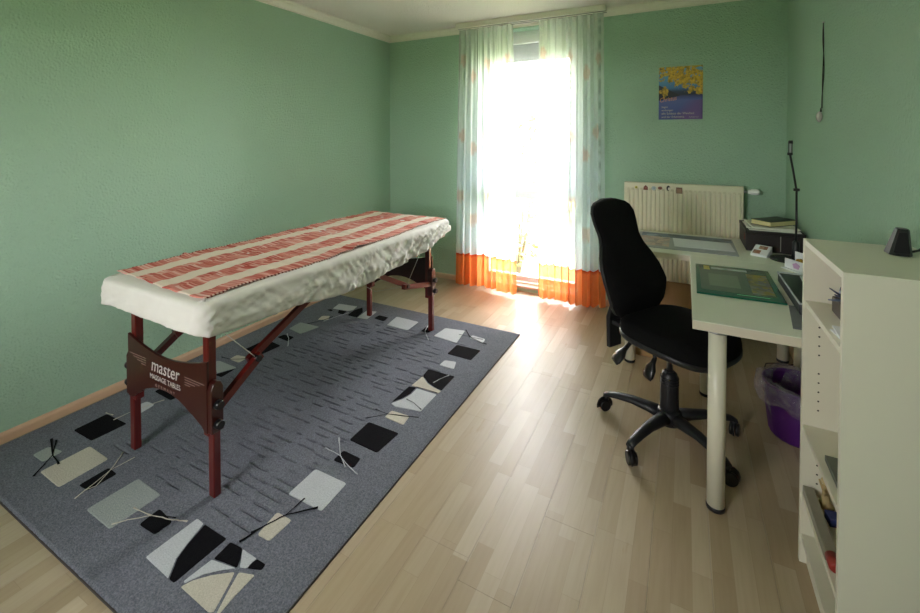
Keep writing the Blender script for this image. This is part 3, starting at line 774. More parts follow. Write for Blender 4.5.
m = MB(); m.cyl((rx1, ry+.03, vz), (rx1+.03, ry+.03, vz), .011); m.build('valve_body', M['metal'], rad)
m = MB(); m.tube([(rx1+.028, ry+.03, vz), (rx1+.034, ry+.03, vz), (rx1+.05, ry+.03, vz), (rx1+.085, ry+.03, vz), (rx1+.098, ry+.03, vz), (rx1+.101, ry+.03, vz)], [.012, .016, .019, .020, .018, .012], 18)
for k in range(8): a = k*PI/4; m.box((rx1+.05, ry+.03+.0185*math.cos(a)-.002, vz+.0185*math.sin(a)-.002), (rx1+.088, ry+.03+.0205*math.cos(a)+.002, vz+.0205*math.sin(a)+.002))
m.build('thermostat_knob', M['white_frame'], rad)
m = MB(); m.tube([(rx1+.012, ry+.03, vz), (rx1+.012, ry+.075, vz), (rx1+.012, YB-.002, vz)], .008, 10); m.build('pipe', M['radiator'], rad)
# magnets on the radiator's top rim
def magnet(x, z, label, shapes, fl=.0):
    t = thing('radiator_magnet', label, 'magnet', (x, ry-.0115, z))
    for nm, kind, dx, dz, w, h, col in shapes:
        pts = [(dx+w*math.cos(2*PI*k/16), dz+h*math.sin(2*PI*k/16)) for k in range(16)] if kind == 'o' else \
              ([(dx-w, dz-h), (dx+w, dz-h), (dx+w, dz+h), (dx-w, dz+h)] if kind == 's' else [(dx-w, dz-h), (dx+w, dz-h), (dx+w*.9, dz+h*.2), (dx, dz+h), (dx-w*.9, dz+h*.2)])
        dd = .004 if nm == 'body' else .0065
        y0, y1 = (ry-.0115-dd, ry-.0115)
        MB().prism([(x+p[0], z+p[1]) for p in pts], y0, y1, lambda a, b_, c: (a, c, b_)).build(nm, simple('magnet_paint', col, .5), t)
magnet(-.352, 1.074, 'tiny yellow and dark flower magnet, leftmost on the radiator rim', [('body','o',0,0,.011,.011,srgb(206,196,80)),('centre','o',0,0,.005,.005,srgb(46,70,40))])
magnet(-.280, 1.076, 'reddish brown house-shaped magnet on the radiator rim', [('body','h',0,0,.017,.020,srgb(124,62,46)),('window_mark','s',.003,-.003,.004,.005,srgb(178,120,96))])
magnet(-.219, 1.072, 'pale blue oval magnet between the two brown magnets', [('body','o',0,0,.018,.017,srgb(186,200,200)),('centre','o',.003,.002,.007,.007,srgb(150,170,176))])
magnet(-.172, 1.076, 'small brown oblong magnet on the radiator rim', [('body','o',0,0,.017,.013,srgb(140,92,66)),('centre','s',.002,0,.006,.004,srgb(96,62,44))])
magnet(-.112, 1.078, 'black and white crescent magnet beside the square photo magnet', [('body','o',0,0,.014,.021,srgb(30,30,30)),('centre','o',.006,-.004,.009,.012,srgb(222,218,206))])
magnet(-.034, 1.064, 'square brown photo magnet, rightmost and largest on the radiator', [('body','s',0,0,.022,.024,srgb(120,96,76)),('picture','s',0,-.003,.017,.016,srgb(150,124,98)),])

# ---------------------------------------------------------------- poster on back wall
po = thing('wall_poster', 'small unframed lake and autumn leaves poster on the back wall', 'poster', (-.033, YB, 1.85))
px0, px1, pz0, pz1 = -.194, .126, 1.634, 2.066
def poster_mat():
    m = N('autumn_lake_print'); co = m.coord('Object'); sep = m.n('SeparateXYZ'); m.l(co, sep.inputs[0])
    x = m.math('ADD', m.math('DIVIDE', sep.outputs[0], .318), .5); z = m.math('ADD', m.math('DIVIDE', sep.outputs[2], .425), .5)
    base = m.ramp(z, [(0, srgb(60,72,132)), (.16, srgb(66,82,148)), (.36, srgb(84,100,166)), (.44, srgb(60,70,120)), (.47, srgb(34,44,62)), (.53, srgb(40,56,84)), (.60, srgb(70,122,176)), (.8, srgb(96,158,196)), (1, srgb(110,174,206))])
    vio = m.ramp(m.math('SUBTRACT', x, m.math('MULTIPLY', z, 1.0)), [(.25, (0,0,0,1)), (.6, (1,1,1,1))])
    base = m.mix(m.math('MULTIPLY', m.math('MULTIPLY', vio, m.math('LESS_THAN', z, .36)), .7), base, srgb(112, 78, 134))
    hill = m.math('LESS_THAN', z, m.math('SUBTRACT', .66, m.math('MULTIPLY', x, .42)))
    hill = m.math('MULTIPLY', hill, m.math('GREATER_THAN', z, m.math('ADD', .36, m.math('MULTIPLY', x, .18))))
    base = m.mix(hill, base, srgb(30, 38, 48))
    nz = m.noise(m.scale(co, (1, 1, 1)), 24, 4, .7); nz2 = m.noise(co, 60, 3, .6)
    # leaf cover hanging from the upper right plus a clump at the left
    up = m.math('MULTIPLY', m.math('SUBTRACT', m.math('ADD', m.math('MULTIPLY', x, .45), m.math('MULTIPLY', z, 1.15)), .82), 1.1)
    cl = m.math('SUBTRACT', .16, m.math('ADD', m.math('ABSOLUTE', m.math('SUBTRACT', x, .12)), m.math('MULTIPLY', m.math('ABSOLUTE', m.math('SUBTRACT', z, .53)), .8)))
    cov = m.math('ADD', nz, m.math('MINIMUM', m.math('MAXIMUM', up, m.math('MULTIPLY', cl, 3.0)), .22))
    mask = m.math('GREATER_THAN', cov, .655)
    leaf = m.ramp(nz2, [(.3, srgb(92, 96, 34)), (.5, srgb(196, 158, 46)), (.7, srgb(222, 190, 70))])
    m.pbr(m.mix(mask, base, leaf), .45, 0, None, .4); return m.m
MB().box((px0, YB-.006, pz0), (px1, YB-.0005, pz1)).build('print_sheet', poster_mat(), po)
ps = po.children[0]
gold = simple('gold_script', srgb(214, 150, 110), .6)
text('lettering', 'Christus', .052, gold, po, (px0+.07, YB-.0068, 1.785), Matrix.Rotation(-.14, 3, 'Y') @ R0, .35, sx=.72)
for s_, z_, sz in (('liegen', 1.730, .023), ('verborgen', 1.703, .023), ('alle Schätze der Weisheit', 1.675, .026), ('und der Erkenntnis.', 1.648, .024)):
    text('lettering', s_, sz, M['letter'], po, (px0+.022, YB-.0068, z_), R0, 0, sx=.9, align='LEFT')
text('lettering', 'Kolosser 2,3', .013, M['letter'], po, (px1-.062, YB-.0068, 1.648), R0, 0, align='CENTER')
m = MB(); m.cyl((px0+.012, YB-.010, pz1-.012), (px0+.012, YB-.005, pz1-.012), .005); m.build('pin', M['knob'], po)

# pendant on the right wall
pe = thing('crystal_pendant', 'black cord with a clear crystal hanging high on the right wall', 'pendant', (XR-.004, 3.04, 1.6))
m = MB(); path = []; path2 = []
for k in range(40):
    q = k/39; z = 2.118 - q*.47; path.append((XR-.005-.002*math.sin(q*9), 3.04+.006*math.sin(q*7+.4)-.010*math.sin(q*PI), z)); path2.append((XR-.006, 3.04+.006*math.sin(q*7+3.0)-.010*math.sin(q*PI), z))
m.tube(path, .0022, 6); m.tube(path2, .0022, 6); m.build('cord', M['black_cable'], pe)
m = MB(); m.cyl((XR, 3.04, 2.118), (XR-.012, 3.04, 2.118), .003, .004, 8); m.build('nail', M['metal'], pe)
crys = N('clear_crystal'); crys.pbr(srgb(206, 200, 196), .08, .2, None, .8)
m = MB(); m.lathe([(.0005, .032), (.008, .026), (.014, .012), (.015, 0), (.012, -.014), (.006, -.026), (.0005, -.03)], (XR-.017, 3.04, 1.60), 7); [m.sm.__setitem__(i, False) for i in range(len(m.sm))]; m.build('crystal', crys.m, pe)
m = MB(); m.cyl((XR-.010, 3.04, 1.628), (XR-.010, 3.04, 1.65), .005, .003, 8); m.build('cap', M['knob'], pe)

# ---------------------------------------------------------------- desks
DZ, DT = .763, .038
def desk(name, label, x0, x1, y0, y1, legs):
    t = thing(name, label, 'desk', ((x0+x1)/2, (y0+y1)/2, 0), group=None)
    MB().cbox((x0, y0, DZ-DT), (x1, y1, DZ), .0025).build('tabletop', M['desk'], t)
    MB().box((x0-.0008, y0-.0008, DZ-DT+.002), (x1+.0008, y1+.0008, DZ-.003)).build('edge_band', M['desk_edge'], t)
    for lx, ly in legs:
        l = MB().cyl((lx, ly, .018), (lx, ly, DZ-DT), .032, .032, 28).build('leg', M['legwhite'], t)
        m = MB(); m.lathe([(.028, 0), (.034, .002), (.0345, .012), (.0325, .018)], (lx, ly, 0)); m.build('foot_ring', M['plastic'], l)
        m = MB(); m.lathe([(.045, 0), (.045, .004), (.031, .006)], (lx, ly, DZ-DT-.006)); m.build('mounting_plate', M['metal'], l)
    return t
desk('work_desk', 'white rectangular desk nearest the bookcase with a green desk pad on it', .036, .668, 1.952, 3.006, [(.1245, 1.997), (.1245, 2.86), (.60, 2.0), (.60, 2.90)])
desk('work_desk', 'white desk set crosswise in front of the radiator', -.37, .668, 3.008, 3.66, [(-.31, 3.065), (.592, 3.52), (-.31, 3.60), (.60, 3.07)])
bd = tag(MB().cbox((-.285, 3.178, .0), (.135, 3.194, .53), .002).build('hardboard_panel', M['board']), 'brown board standing upright beneath the crosswise desk', 'board')

def quad(pts, z0, z1): m = MB(); m.prism(pts, z0, z1); return m
z = DZ + .0005
def print_mat(name, cols, sc):
    m = N(name); co = m.coord(); v = m.n('TexVoronoi'); v.inputs['Scale'].default_value = sc; m.l(co, v.inputs['Vector'])
    w_ = m.n('TexWhiteNoise', noise_dimensions='3D'); m.l(v.outputs['Color'], w_.inputs['Vector'])
    st = [(i/(len(cols)-1), c) for i, c in enumerate(cols)]
    m.pbr(m.ramp(w_.outputs[0], st), .35, 0); return m.m
bm_ = thing('desk_mat', 'long grey picture desk mat on the crosswise desk', 'desk mat', (0, 3.35, z))
quad([(-.295, 3.11), (.302, 3.11), (.302, 3.585), (-.295, 3.585)], z, z+.004).build('mat_body', simple('grey_mat', srgb(150, 156, 164), .3), bm_)
quad([(-.275, 3.46), (.295, 3.46), (.295, 3.575), (-.275, 3.575)], z+.004, z+.005).build('picture_strip', print_mat('blue_grey_landscape_print', [srgb(40,52,70), srgb(84,112,146), srgb(28,38,46), srgb(130,156,180)], 16), bm_)
quad([(-.275, 3.16), (-.085, 3.16), (-.085, 3.452), (-.275, 3.452)], z+.004, z+.005).build('picture_strip', print_mat('pink_brown_print', [srgb(176,150,140), srgb(200,172,160), srgb(150,130,130), srgb(190,180,176)], 24), bm_)
tag(quad([(-.052, 3.185), (.290, 3.20), (.279, 3.435), (-.068, 3.44)], z+.0055, z+.008).build('paper_pad', M['paper']), 'white paper pad lying on the long grey desk mat', 'paper')

gp = thing('desk_pad', 'dark green framed desk pad on the near desk', 'desk mat', (.23, 2.54, z))
greenm = simple('green_glossy_rim', srgb(22, 92, 72), .15, var=.1)
quad([(.057, 2.288), (.402, 2.30), (.403, 2.812), (.062, 2.80)], z, z+.008).build('pad_body', greenm, gp, bevel=.002)
quad([(.078, 2.345), (.375, 2.355), (.385, 2.775), (.080, 2.765)], z+.008, z+.009).build('inner_sheet', simple('grey_olive_sheet', srgb(98, 112, 96), .22), gp)
quad([(.115, 2.42), (.245, 2.425), (.248, 2.63), (.117, 2.625)], z+.009, z+.0096).build('note_sheet', simple('pale_olive_sheet', srgb(120, 132, 114), .25), gp)
quad([(.285, 2.37), (.372, 2.375), (.378, 2.70), (.290, 2.69)], z+.009, z+.0098).build('picture', print_mat('yellow_flower_print', [srgb(150,146,150), srgb(176,152,60), srgb(128,120,80), srgb(120,120,140)], 38), gp)
quad([(.10, 2.70), (.128, 2.70), (.128, 2.775), (.10, 2.775)], z+.009, z+.0098).build('tag_print', simple('yellow_tag', srgb(190, 172, 76), .4), gp)
quad([(.135, 2.725), (.30, 2.73), (.30, 2.762), (.135, 2.757)], z+.009, z+.0098).build('text_strip', print_mat('pale_strip_print', [srgb(170,176,176), srgb(200,204,204), srgb(120,134,140)], 60), gp)
quad([(.22, 2.328), (.345, 2.333), (.345, 2.338), (.22, 2.333)], z+.008, z+.0088).build('rim_line', simple('light_green_strip', srgb(120, 190, 140), .3), gp)  # thin light green line along the near rim of the pad

tag(quad([(.372, 2.03), (.60, 2.04), (.60, 2.30), (.404, 2.29)], z, z+.006).build('grey_piece', M['flatgrey']), 'flat grey folder lying at the desk edge beside the bookcase', 'piece')  # thin flat grey shape at the desk edge, partly under the tray
tr = thing('paper_tray', 'black paper tray with a light rim holding white sheets', 'tray', (.53, 2.40, z+.006))
tx0, tx1, ty0, ty1, tz0, tz1 = .415, .655, 2.17, 2.64, z+.008, .822
m = MB(); m.cbox((tx0+.004, ty0+.004, tz0), (tx1-.004, ty1-.004, tz1-.006), .006); m.build('tray_body', simple('dark_grey_plastic', srgb(46, 50, 52), .4), tr)
m = MB(); m.cbox((tx0, ty0, tz1-.006), (tx0+.007, ty1, tz1), .002); m.cbox((tx0, ty0, tz1-.006), (tx1, ty0+.007, tz1), .002); m.cbox((tx0, ty1-.007, tz1-.006), (tx1, ty1, tz1), .002); m.cbox((tx1-.007, ty0, tz1-.006), (tx1, ty1, tz1), .002)
m.build('rim', simple('silver_rim', srgb(196, 198, 206), .35), tr)
tag(quad([(.47, 2.19), (.645, 2.19), (.645, 2.60), (.50, 2.60)], tz1-.0055, tz1-.001).build('paper_stack', M['paper']), 'white sheets lying in the black paper tray', 'paper')

# dark box with papers and book
bx0, bx1, by0, by1, bz = .357, .662, 3.305, 3.69, .894
pb = thing('dark_storage_box', 'large dark brown box on the desk corner under papers and a book', 'box', ((bx0+bx1)/2, (by0+by1)/2, z))
MB().cbox((bx0, by0, z), (bx1, by1, bz-.02), .004).build('box_body', simple('dark_brown_card', srgb(34, 27, 26), .5), pb)
MB().cbox((bx0-.003, by0-.003, bz-.02), (bx1, by1+.003, bz), .003).build('lid', simple('black_brown_lid', srgb(26, 22, 21), .45), pb)
MB().box((.535, by0-.002, z+.012), (.539, by0+.001, bz-.024)).build('seam', simple('pale_seam', srgb(150, 148, 140), .5), pb)
MB().box((bx0-.0012, by0+.06, z+.055), (bx0+.001, by0+.11, z+.095)).build('side_label', simple('dull_red_label', srgb(120, 52, 44), .6), pb)
def rotq(cx, cy, w, d, a): 
    return [(cx + u*w/2*math.cos(a) - v*d/2*math.sin(a), cy + u*w/2*math.sin(a) + v*d/2*math.cos(a)) for u, v in ((-1,-1),(1,-1),(1,1),(-1,1))]
for k, (cx, cy, w, d, a, lab) in enumerate([(.505, 3.47, .27, .30, .03, 'lowest sheaf of white papers on the dark box'), (.50, 3.485, .26, .29, -.06, 'middle sheaf of white papers on the dark box'), (.51, 3.48, .25, .28, .09, 'topmost sheaf of white papers, directly under the green book')]):
    tag(quad(rotq(cx, cy, w, d, a), bz+.0005+k*.0065, bz+.006+k*.0065).build('paper_sheaf', simple('off_white_papers', srgb(224, 222, 212), .7)), lab, 'paper', 'papers on the dark box')
bk = thing('book', 'thick book with dark green cover and cream pages on the papers', 'book', (.50, 3.47, bz+.021))
a = .78; zb = bz+.0205
quad(rotq(.528, 3.485, .235, .135, a), zb, zb+.003).build('cover', simple('dark_green_cover', srgb(44, 56, 34), .5), bk)
quad(rotq(.528, 3.485, .228, .129, a), zb+.003, zb+.031).build('pages', simple('cream_pages', srgb(214, 202, 150), .75, var=.08, scale=300), bk)
quad(rotq(.528, 3.485, .235, .135, a), zb+.031, zb+.034).build('cover', simple('dark_green_cover', srgb(44, 56, 34), .5), bk)

# lamp
lp = thing('desk_lamp', 'slim black desk lamp with tall bent stem on a round base', 'lamp', (.575, 3.10, z))
m = MB(); m.lathe([(.085, 0), (.087, .004), (.083, .012), (.05, .017), (.001, .02)], (.545, 3.15, z)); m.lathe([(.022, .012), (.0185, .06), (.017, .12), (.008, .13)], (.575, 3.10, z)); m.build('base', M['plastic'], lp)
m = MB(); m.tube([(.575, 3.10, z+.12), (.576, 3.10, 1.0), (.574, 3.10, 1.186)], .0055, 10); m.tube([(.574, 3.10, 1.180), (.558, 3.10, 1.29), (.541, 3.10, 1.392)], .0055, 10); m.build('stem', M['plastic'], lp)
m = MB(); m.cyl((.560, 3.10, 1.187), (.588, 3.10, 1.187), .008, .008, 12); m.build('joint', M['plastic'], lp)
m = MB(); m.cyl((.541, 3.10, 1.385), (.541, 3.10, 1.40), .013, .013, 14); m.box((.533, 3.094, 1.395), (.5365, 3.106, 1.46)); m.box((.5475, 3.094, 1.395), (.551, 3.106, 1.46)); m.cyl((.543, 3.10, 1.452), (.543, 3.10, 1.470), .012, .010, 14); m.build('lamp_head', M['plastic'], lp)
m = MB(); m.cyl((.5425, 3.10, 1.40), (.5425, 3.10, 1.452), .0045, .0045, 10); m.build('bulb_tube', simple('frosted_tube', srgb(196, 198, 196), .3), lp)

# small white card box and flower-print card
cb = thing('card_box', 'small white slanted card box with brown pictures on the desk', 'box', (.43, 3.20, z))
def slant(cx, cy, w, d, h, a, h2): # wedge: front edge low, back edge high
    c = rotq(cx, cy, w, d, a)
    v = [(c[0][0], c[0][1], z), (c[1][0], c[1][1], z), (c[2][0], c[2][1], z), (c[3][0], c[3][1], z), (c[0][0], c[0][1], z+h2), (c[1][0], c[1][1], z+h2), (c[2][0], c[2][1], z+h), (c[3][0], c[3][1], z+h)]
    m = MB(); m.add(v, [(0,3,2,1),(4,5,6,7),(0,1,5,4),(1,2,6,5),(2,3,7,6),(3,0,4,7)]); return m, v
m, v = slant(.425, 3.205, .088, .085, .055, -.45, .012); m.build('box_shell', M['paper'], cb, bevel=.001)
def onface(v, u0, u1, w0, w1, lift=.0008):
    A, B_, C_, D_ = (Vector(v[i]) for i in (4, 5, 6, 7)); n = (B_-A).cross(D_-A).normalized()
    f = lambda u, w: A.lerp(B_, u).lerp(D_.lerp(C_, u), w) + n*lift
    return [f(u0, w0), f(u1, w0), f(u1, w1), f(u0, w1)]
for (u0, u1, w0, w1, c) in ((.08, .52, .1, .45, srgb(150, 96, 74)), (.30, .80, .58, .9, srgb(128, 84, 62))):
    q = onface(v, u0, u1, w0, w1); m = MB(); m.loft([[p - Vector((0,0,.0006)) for p in q], q], True, False); m.build('picture', print_mat('brown_card_print', [c, srgb(190,150,130), srgb(110,70,60)], 70), cb)
fc = thing('letter_rack', 'white paper rack with a pink flower print behind the black tray', 'rack', (.555, 2.86, z))
m = MB(); m.bar((.505, 2.975, z+.0275), (.60, 2.825, z+.0275), .004, .055); m.build('front_card', M['paper'], fc)
m = MB(); m.bar((.555, 3.0, z+.045), (.645, 2.86, z+.045), .004, .09); m.build('back_card', M['paper'], fc)
m = MB(); m.bar((.5055, 2.9738, z+.0025), (.60, 2.8245, z+.0025), .05, .004); m.build('tray_floor', M['paper'], fc)
m = MB()
d_ = Vector((.60-.505, 2.825-2.975, 0)).normalized(); n_ = Vector((d_.y, -d_.x, 0)); n_ = n_ if n_.x < 0 else -n_
c_ = Vector((.545, 2.912, z+.028)) + n_*.0026
m.loft([[c_+n_*w + d_*.022*math.cos(t)*(1+.15*math.sin(5*t)) + Vector((0,0,.016*math.sin(t)*(1+.15*math.sin(5*t)))) for t in [2*PI*k/20 for k in range(20)]] for w in (0, .0008)], True, False)
m.build('flower_print', simple('lilac_print', srgb(206, 166, 206), .6), fc)
m = MB()
for k in range(7):
    a_ = random.random()*6; c = Vector((.558+.008*k, 2.945-.017*k, z+.048+.006*math.sin(k*2)))
    m.lathe([(.0005, -.012), (.010, -.006), (.013, .002), (.008, .010), (.0005, .013)], tuple(c), 8)
tag(m.build('dried_flower_bunch', simple('ochre_bundle', srgb(172, 136, 44), .8, var=.25, scale=60)), 'clump of ochre yellow oddments sitting in the white paper rack', 'oddments')['kind'] = 'stuff'

# ---------------------------------------------------------------- office chair
CZ = math.radians(-33)
ch = thing('office_chair', 'black fabric office chair on a five-castor base beside the desk', 'chair', (-.055, 2.385, 0), CZ)
def sring(cx, cy, z_, a, b_, n=36, e=2.6, rot=0, lean=0):
    out = []
    for k in range(n):
        t = 2*PI*k/n; c, s_ = math.cos(t), math.sin(t)
        out.append((cx + a*abs(c)**(2/e)*(1 if c >= 0 else -1), cy + b_*abs(s_)**(2/e)*(1 if s_ >= 0 else -1), z_))
    return out
# base
m = MB(); m.lathe([(.036, .06), (.055, .07), (.062, .10), (.056, .125), (.044, .14)]); m.build('hub', M['plastic'], ch, True)
m = MB(); m.lathe([(.042, .12), (.044, .15), (.042, .27), (.040, .295), (.034, .315), (.024, .325)]); [m.lathe([(.042, zz), (.0445, zz+.004), (.042, zz+.008)]) for zz in (.262, .276, .29)]; m.build('column_cover', M['plastic'], ch, True)
m = MB(); m.cyl((0,0,.33), (0,0,.48), .014, .014, 16); m.build('gas_lift', M['metal'], ch, True)
base_ang = [math.radians(a) - CZ for a in (167, 242, 316, 26, 91)]
for a in base_ang:
    ca, sa = math.cos(a), math.sin(a); rings = []
    for q, (r_, zz, w, h) in enumerate([(.03, .098, .038, .034), (.10, .105, .032, .027), (.18, .108, .027, .021), (.25, .100, .024, .017), (.305, .090, .022, .015), (.330, .078, .019, .013)]):
        ring = [( r_*ca - sa*w*math.cos(t), r_*sa + ca*w*math.cos(t), zz + h*math.sin(t)*(1 if math.sin(t) > 0 else .8)) for t in [2*PI*k/14 for k in range(14)]]
        rings.append(ring)
    m = MB(); m.loft(rings); m.cyl((.320*ca, .320*sa, .055), (.320*ca, .320*sa, .085), .013, .016, 14)
    l = m.build('leg', M['plastic'], ch, True)
    wa = a + .9; wc, ws = math.cos(wa), math.sin(wa); cx, cy = .320*ca + .012*wc, .320*sa + .012*ws
    m = MB()
    for o_ in (-.021, .006):
        p0 = Vector((cx - ws*o_, cy + wc*o_, .030)); p1 = p0 + Vector((-ws*.015, wc*.015, 0)); m.tube([p0, p0.lerp(p1, .15), p0.lerp(p1, .85), p1], [.026, .0295, .0295, .026], 20)
    hood = []
    for k in range(9):
        t = PI*(-.1 + 1.2*k/8); hood.append(Vector((cx + wc*.033*math.cos(t), cy + ws*.033*math.cos(t), .030+.033*math.sin(t))))
    m.tube(hood, [.016]*9, 8, True, .3); m.cyl((.320*ca, .320*sa, .04), (.320*ca, .320*sa, .062), .008, .008, 8)
    m.build('castor', M['knob'], l, True)
# mechanism and levers
m = MB(); m.cbox((-.14, -.07, .458), (.10, .07, .495), .01); m.cbox((-.335, -.035, .44), (-.12, .035, .465), .006); m.build('tilt_mechanism', M['plastic'], ch, True)
def lever(p0, p1, p2, w):
    m = MB(); p0, p1, p2 = Vector(p0), Vector(p1), Vector(p2); m.tube([p0, p1, p1.lerp(p2, .35)], [.011, .010, .011], 10)
    d = (p2-p1).normalized(); s_ = d.cross(Vector((0,0,1))).normalized(); u = s_.cross(d); rings = []
    for q, (t, ww, hh) in enumerate([(.0, .010, .010), (.25, .014, .012), (.5, w, .018), (.85, w*1.15, .016), (1.0, w*.95, .008)]):
        c = p1.lerp(p2, t); rings.append([c + s_*ww*math.cos(x) + u*hh*math.sin(x) for x in [2*PI*k/12 for k in range(12)]])
    m.loft(rings); m.build('lever', M['knob'], ch, True)
lever((-.14, -.06, .47), (-.15, -.12, .42), (-.185, -.185, .335), .036)
lever((-.04, -.07, .47), (-.01, -.10, .41), (-.025, -.14, .315), .032)
# seat
rings = []
for q, (k, zz) in enumerate([(.80, .468), (.93, .470), (.985, .478), (1.0, .492), (1.0, .512), (.985, .53), (.93, .545), (.80, .552), (.5, .554), (.2, .553)]):
    rg = sring(.045, .0, zz+.032, .238*k, .24*k, 44, 3.0)
    rg = [(x, y, zz_ - max(0, x-.12)**2*1.0 + .18*abs(y)**2.6) for x, y, zz_ in rg]; rings.append(rg)
m = MB(); m.loft(rings); m.build('seat', M['chairfab'], ch, True)
rings = []
for k, zz in [(.85, .456), (.99, .462), (1.012, .472), (1.012, .487), (.99, .49)]:
    rg = sring(.045, .0, zz+.032, .238*k, .24*k, 44, 3.0); rings.append([(x, y, zz_ - max(0, x-.12)**2 + .18*abs(y)**2.6) for x, y, zz_ in rg])
m = MB(); m.loft(rings); m.build('seat_shell', M['plastic'], ch, True)
# backrest
def back_sections(scale, xo, th, nv=34):
    rings = []
    for j in range(nv):
        v = j/(nv-1); zz = .535 + .603*v
        wdt = np.interp(v, [0, .04, .12, .30, .42, .52, .60, .68, .80, .88, .94, .98, 1], [.10, .155, .190, .216, .212, .190, .160, .148, .160, .160, .142, .105, .045])
        lean = np.interp(v, [0, .15, .3, .5, .75, 1], [-.195, -.195, -.213, -.265, -.330, -.385])
        bulge = .06*math.exp(-((v-.30)/.2)**2)
        t_ = th*np.interp(v, [0, .05, .9, .97, 1], [.45, 1, 1, .7, .3])
        ring = []
        for k in range(40):
            a_ = 2*PI*k/40; c, s_ = math.cos(a_), math.sin(a_)
            y = scale*wdt*abs(s_)**(2/2.4)*(1 if s_ >= 0 else -1)
            x = (t_ + (bulge if c > 0 else bulge*.2))*abs(c)**(2/2.2)*(1 if c >= 0 else -1)
            ring.append((x + lean + xo + .30*(y*y), y, zz))
        rings.append(ring)
    return rings
m = MB(); m.loft(back_sections(1.0, 0, .030)); m.build('backrest', M['chairfab'], ch, True)
m = MB(); m.loft(back_sections(.985, -.026, .020)); m.build('back_shell', M['plastic'], ch, True)
m = MB(); m.loft([[(x+dx, y, zz) for x, y in ((-.012,-.048), (.012,-.048), (.012,.048), (-.012,.048))] for dx, zz in ((-.345, .31), (-.35, .48), (-.31, .60), (-.29, .74))], True, False)
m.build('back_bar', M['plastic'], ch, True, bevel=.004)

# ---------------------------------------------------------------- bookcase
SX0, SX1, SY0, SY1, SH, BT = .372, .655, 1.462, 1.895, 1.134, .018
bc = thing('bookcase', 'white open bookcase standing in the near right corner', 'bookcase', ((SX0+SX1)/2, (SY0+SY1)/2, 0))
MB().cbox((SX0, SY0, 0), (SX1, SY0+BT, SH-.001), .001).build('side_panel', M['shelf'], bc)
sp = MB().cbox((SX0, SY1-BT, 0), (SX1, SY1, SH-.001), .001).build('side_panel', M['shelf'], bc)
MB().cbox((SX0+.002, SY0+BT, SH-BT), (SX1, SY1-BT, SH-.0015), .001).build('top_panel', M['shelf'], bc)
MB().cbox((SX0+.0, SY0, SH-.001), (SX1, SY1, SH+.003), .001).build('top_cover', M['shelf'], bc)
MB().box((SX1-.006, SY0+BT, .05), (SX1-.002, SY1-BT, SH-BT)).build('back_panel', M['shelf'], bc)
for k, zz in enumerate((.925, .49, .25, .103)):
    MB().cbox((SX0+.004, SY0+BT+.0005, zz-BT), (SX1-.007, SY1-BT-.0005, zz), .001).build('shelf', M['shelf'], bc)
MB().cbox((SX0+.02, SY0+BT, .0), (SX0+.035, SY1-BT, .085), .001).build('plinth', M['shelf'], bc)
m = MB()
for col_x in (SX0+.045, SX1-.05):
    zz = .165
    while zz < .87:
        if not any(abs(zz-q) < .03 for q in (.49, .25)) and abs(zz-.70) > .016: m.cyl((col_x, SY1-BT-.0004, zz), (col_x, SY1-BT+.001, zz), .003, .003, 10)
        zz += .032
h = m.build('pin_holes', M['hole'], bc); h['kind'] = 'stuff'
# contents
def leafy(cx, cy, cz, r, n, mat, name, label, cat):
    m = MB()
    for k in range(n):
        a_ = 2*PI*k/n + .3; t = random.uniform(-.3, .8); d = Vector((math.cos(a_)*math.cos(t), math.sin(a_)*math.cos(t), math.sin(t))); s_ = d.cross(Vector((0,0,1))).normalized()
        p = Vector((cx, cy, cz)); m.loft([[p + s_*.003 + Vector((0,0,.001)), p - s_*.003, p - s_*.003+Vector((0,0,.003))], [p+d*r*.5+s_*r*.28, p+d*r*.5-s_*r*.28, p+d*r*.5+Vector((0,0,.006))], [p+d*r+s_*.002, p+d*r-s_*.002, p+d*r+Vector((0,0,.003))]], True, True)
    return tag(m.build(name, mat), label, cat)
tag(MB().cbox((.43, 1.64, .9255), (.60, 1.80, .975), .003).build('brown_box', simple('dark_brown_box', srgb(62, 48, 40), .6)), 'dark brown box on the top shelf beneath the blue ornament', 'box')
leafy(.445, 1.70, .992, .055, 9, simple('dark_blue_foil', srgb(44, 56, 92), .35), 'ribbon_bow', 'dark blue ribbon ornament on the brown box in the bookcase', 'ornament')
for k, lab in enumerate(('white leaflet lying flat on the top shelf, lower of two', 'white leaflet on the top shelf, upper of two')):
    tag(quad(rotq(.475, 1.56+.01*k, .17, .13, .1-.15*k), .9255+.004*k, .929+.004*k).build('leaflet', M['paper']), lab, 'paper')
tag(quad(rotq(.475, 1.60, .16, .19, .0), .4905, .507).build('grey_book', simple('grey_green_cover', srgb(104, 110, 98), .5)), 'grey-green book lying on the middle shelf of the bookcase', 'book')
# figurine
fg = thing('straw_figurine', 'small straw-coloured figurine on the second lowest shelf', 'figurine', (.432, 1.835, .2505))
m = MB(); m.lathe([(.022, 0), (.024, .006), (.012, .02), (.010, .05), (.014, .065), (.006, .075)], (.432, 1.835, .2505), 14); m.build('body', simple('straw', srgb(186, 164, 116), .8, var=.2), fg)
m = MB(); m.lathe([(.001, -.014), (.011, -.008), (.014, 0), (.011, .009), (.001, .014)], (.432, 1.835, .337), 14); m.build('head', simple('pale_straw', srgb(206, 184, 140), .8), fg)
for s_ in (-1, 1):
    m = MB(); m.tube([(.432, 1.835, .31), (.427, 1.835+s_*.016, .30), (.420, 1.835+s_*.026, .322)], [.005, .004, .003], 8); m.build('arm', simple('straw', srgb(186, 164, 116), .8), fg)
tag(quad(rotq(.445, 1.77, .05, .04, .15), .2505, .275).build('blue_carton', simple('navy_carton', srgb(36, 52, 110), .5)), 'small navy blue carton beside the straw figurine', 'carton')
